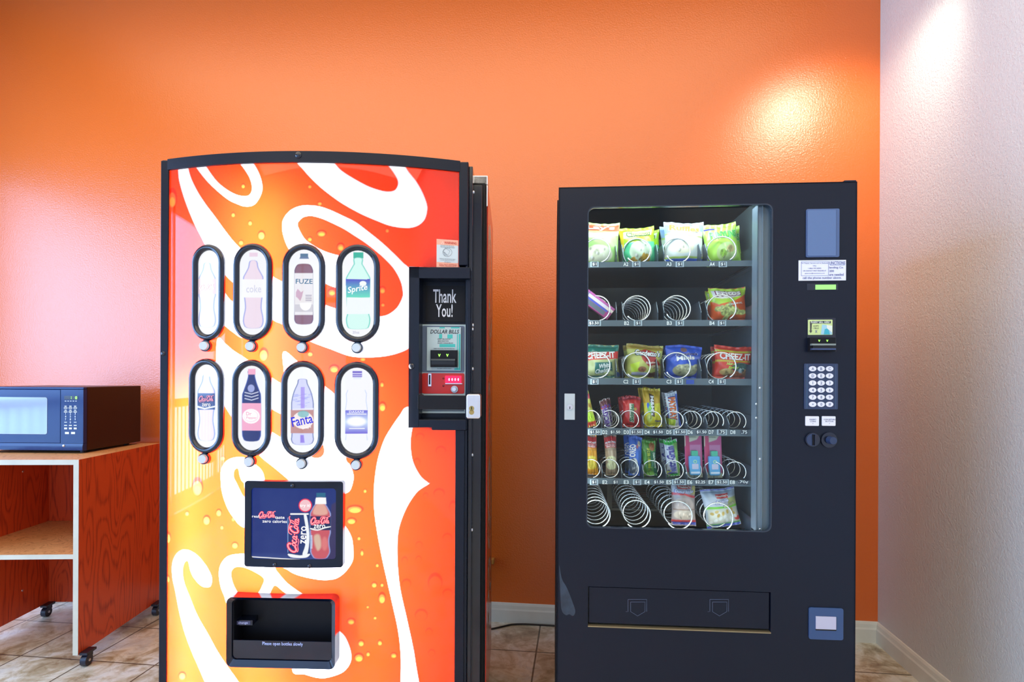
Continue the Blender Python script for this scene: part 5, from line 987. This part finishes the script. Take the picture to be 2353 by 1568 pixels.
b = MB(); mb(b, xd + .001, 0, .0, .021, z0 + .035, z1 - .012, MG); 
gx0, gz0_ = MF.at(148, 910); gx1, gz1_ = MF.at(180, 919); b.box(gx0 + oX, gx1 + oX, oY - .001, oY, gz1_ - CH, gz0_ - CH, BLACKG)
def mt(s_, u, v, w_, h_, m): x_, z_ = MF.at(u, v, -.001); b.text(s_, (x_ + oX, z_ - CH, w_ * .00205, h_ * .00205), lambda a, q: (a, oY - .0016, q), m)
mt('0', 175, 914.5, 5, 7, GREEN_LED); mt(':', 164, 914.5, 2, 5, GREEN_LED); LB = mat('button_legend', (.80, .84, .95), .4)
def mbx(u0, u1, v0, v1, c=LB): x_, z_ = MF.at(u0, v0, -.001); x2, z2 = MF.at(u1, v1, -.001); b.box(x_ + oX, x2 + oX, oY - .0016, oY - .0008, z2 - CH, z_ - CH, c)
for u in (149, 155, 161, 167, 173): mbx(u, u + 3.5, 921.5, 922.8)
for j, v in enumerate((934, 938, 943, 947)):
    for u in (151, 162, 173): mbx(u - (4 if j % 2 else 2.5), u + (4 if j % 2 else 2.5), v - 1, v + 1)
for j in range(3):
    for i in range(3): mt(str(j * 3 + i + 1), (151, 162, 173)[i], 951 + 6.5 * j, 3, 4.5, LB)
mt('0', 162, 971, 3.5, 4.5, LB)
for u in (151, 173): mbx(u - 3, u + 3, 970, 971.5)
for v in (978, 985):
    for u in (151, 162, 173): mbx(u - 3.3, u + 3.3, v - (1 if v < 980 else 2), v + (1 if v < 980 else 2))
for u in (154, 168): mbx(u - 4.5, u + 4.5, 993, 998)
b.build('control_panel', mw)
b = MB(); n_ = 1
b.add([(x + oX, y + oY, z - CH) for x in (-MWD, 0) for y, z in ((.0, z0 + .034), (-.004, z0 + .022), (-.004, z0 + .003), (.021, z0), (.021, z0 + .034))], [(0, 1, 2, 3, 4), (9, 8, 7, 6, 5), (0, 5, 6, 1), (1, 6, 7, 2), (2, 7, 8, 3), (3, 8, 9, 4), (4, 9, 5, 0)], MG); x_, z_ = MF.at(146, 1025, -.004)
b.dome((x_ + oX, oY - .004, z_ - CH), .006, STEEL); b.build('lower_fascia', mw)
b = MB(); mb(b, -MWD, 0, .002, .021, z1 - .011, z1, MG); b.build('top_fascia', mw, bevel=.003)

# ------------------------------------------------------------------ cord and wall bits
pts = []
for u, v in ((1060, 1452), (1090, 1450), (1118, 1447), (1135, 1444.5), (1155, 1440), (1176, 1435.5), (1200, 1434.5), (1235, 1436), (1270, 1438), (1310, 1441)):
    q = world_at_z(u, v, .005); pts.append((q.x, min(q.y, -.02), .0045))
b = MB(); b.tube(cat(pts, 5), .0042, mat('cord_rubber', (.02, .014, .012), .5)); tag(b.build('power_cord'), 'black power cord along the baseboard between the two vending machines', 'cord')
d = ray(1128, 1290); t = (-.02 - CAM.y) / d.y; q = CAM + d * t
b = MB(); b.box(q.x - .035, q.x + .018, -.035, -.0, q.z - .012, q.z + .013, mat('tan_wood_block', (.55, .25, .04), .6)); tag(b.build('wooden_block', bevel=.003), 'small tan block on the orange wall poking out behind the red machine', 'block')
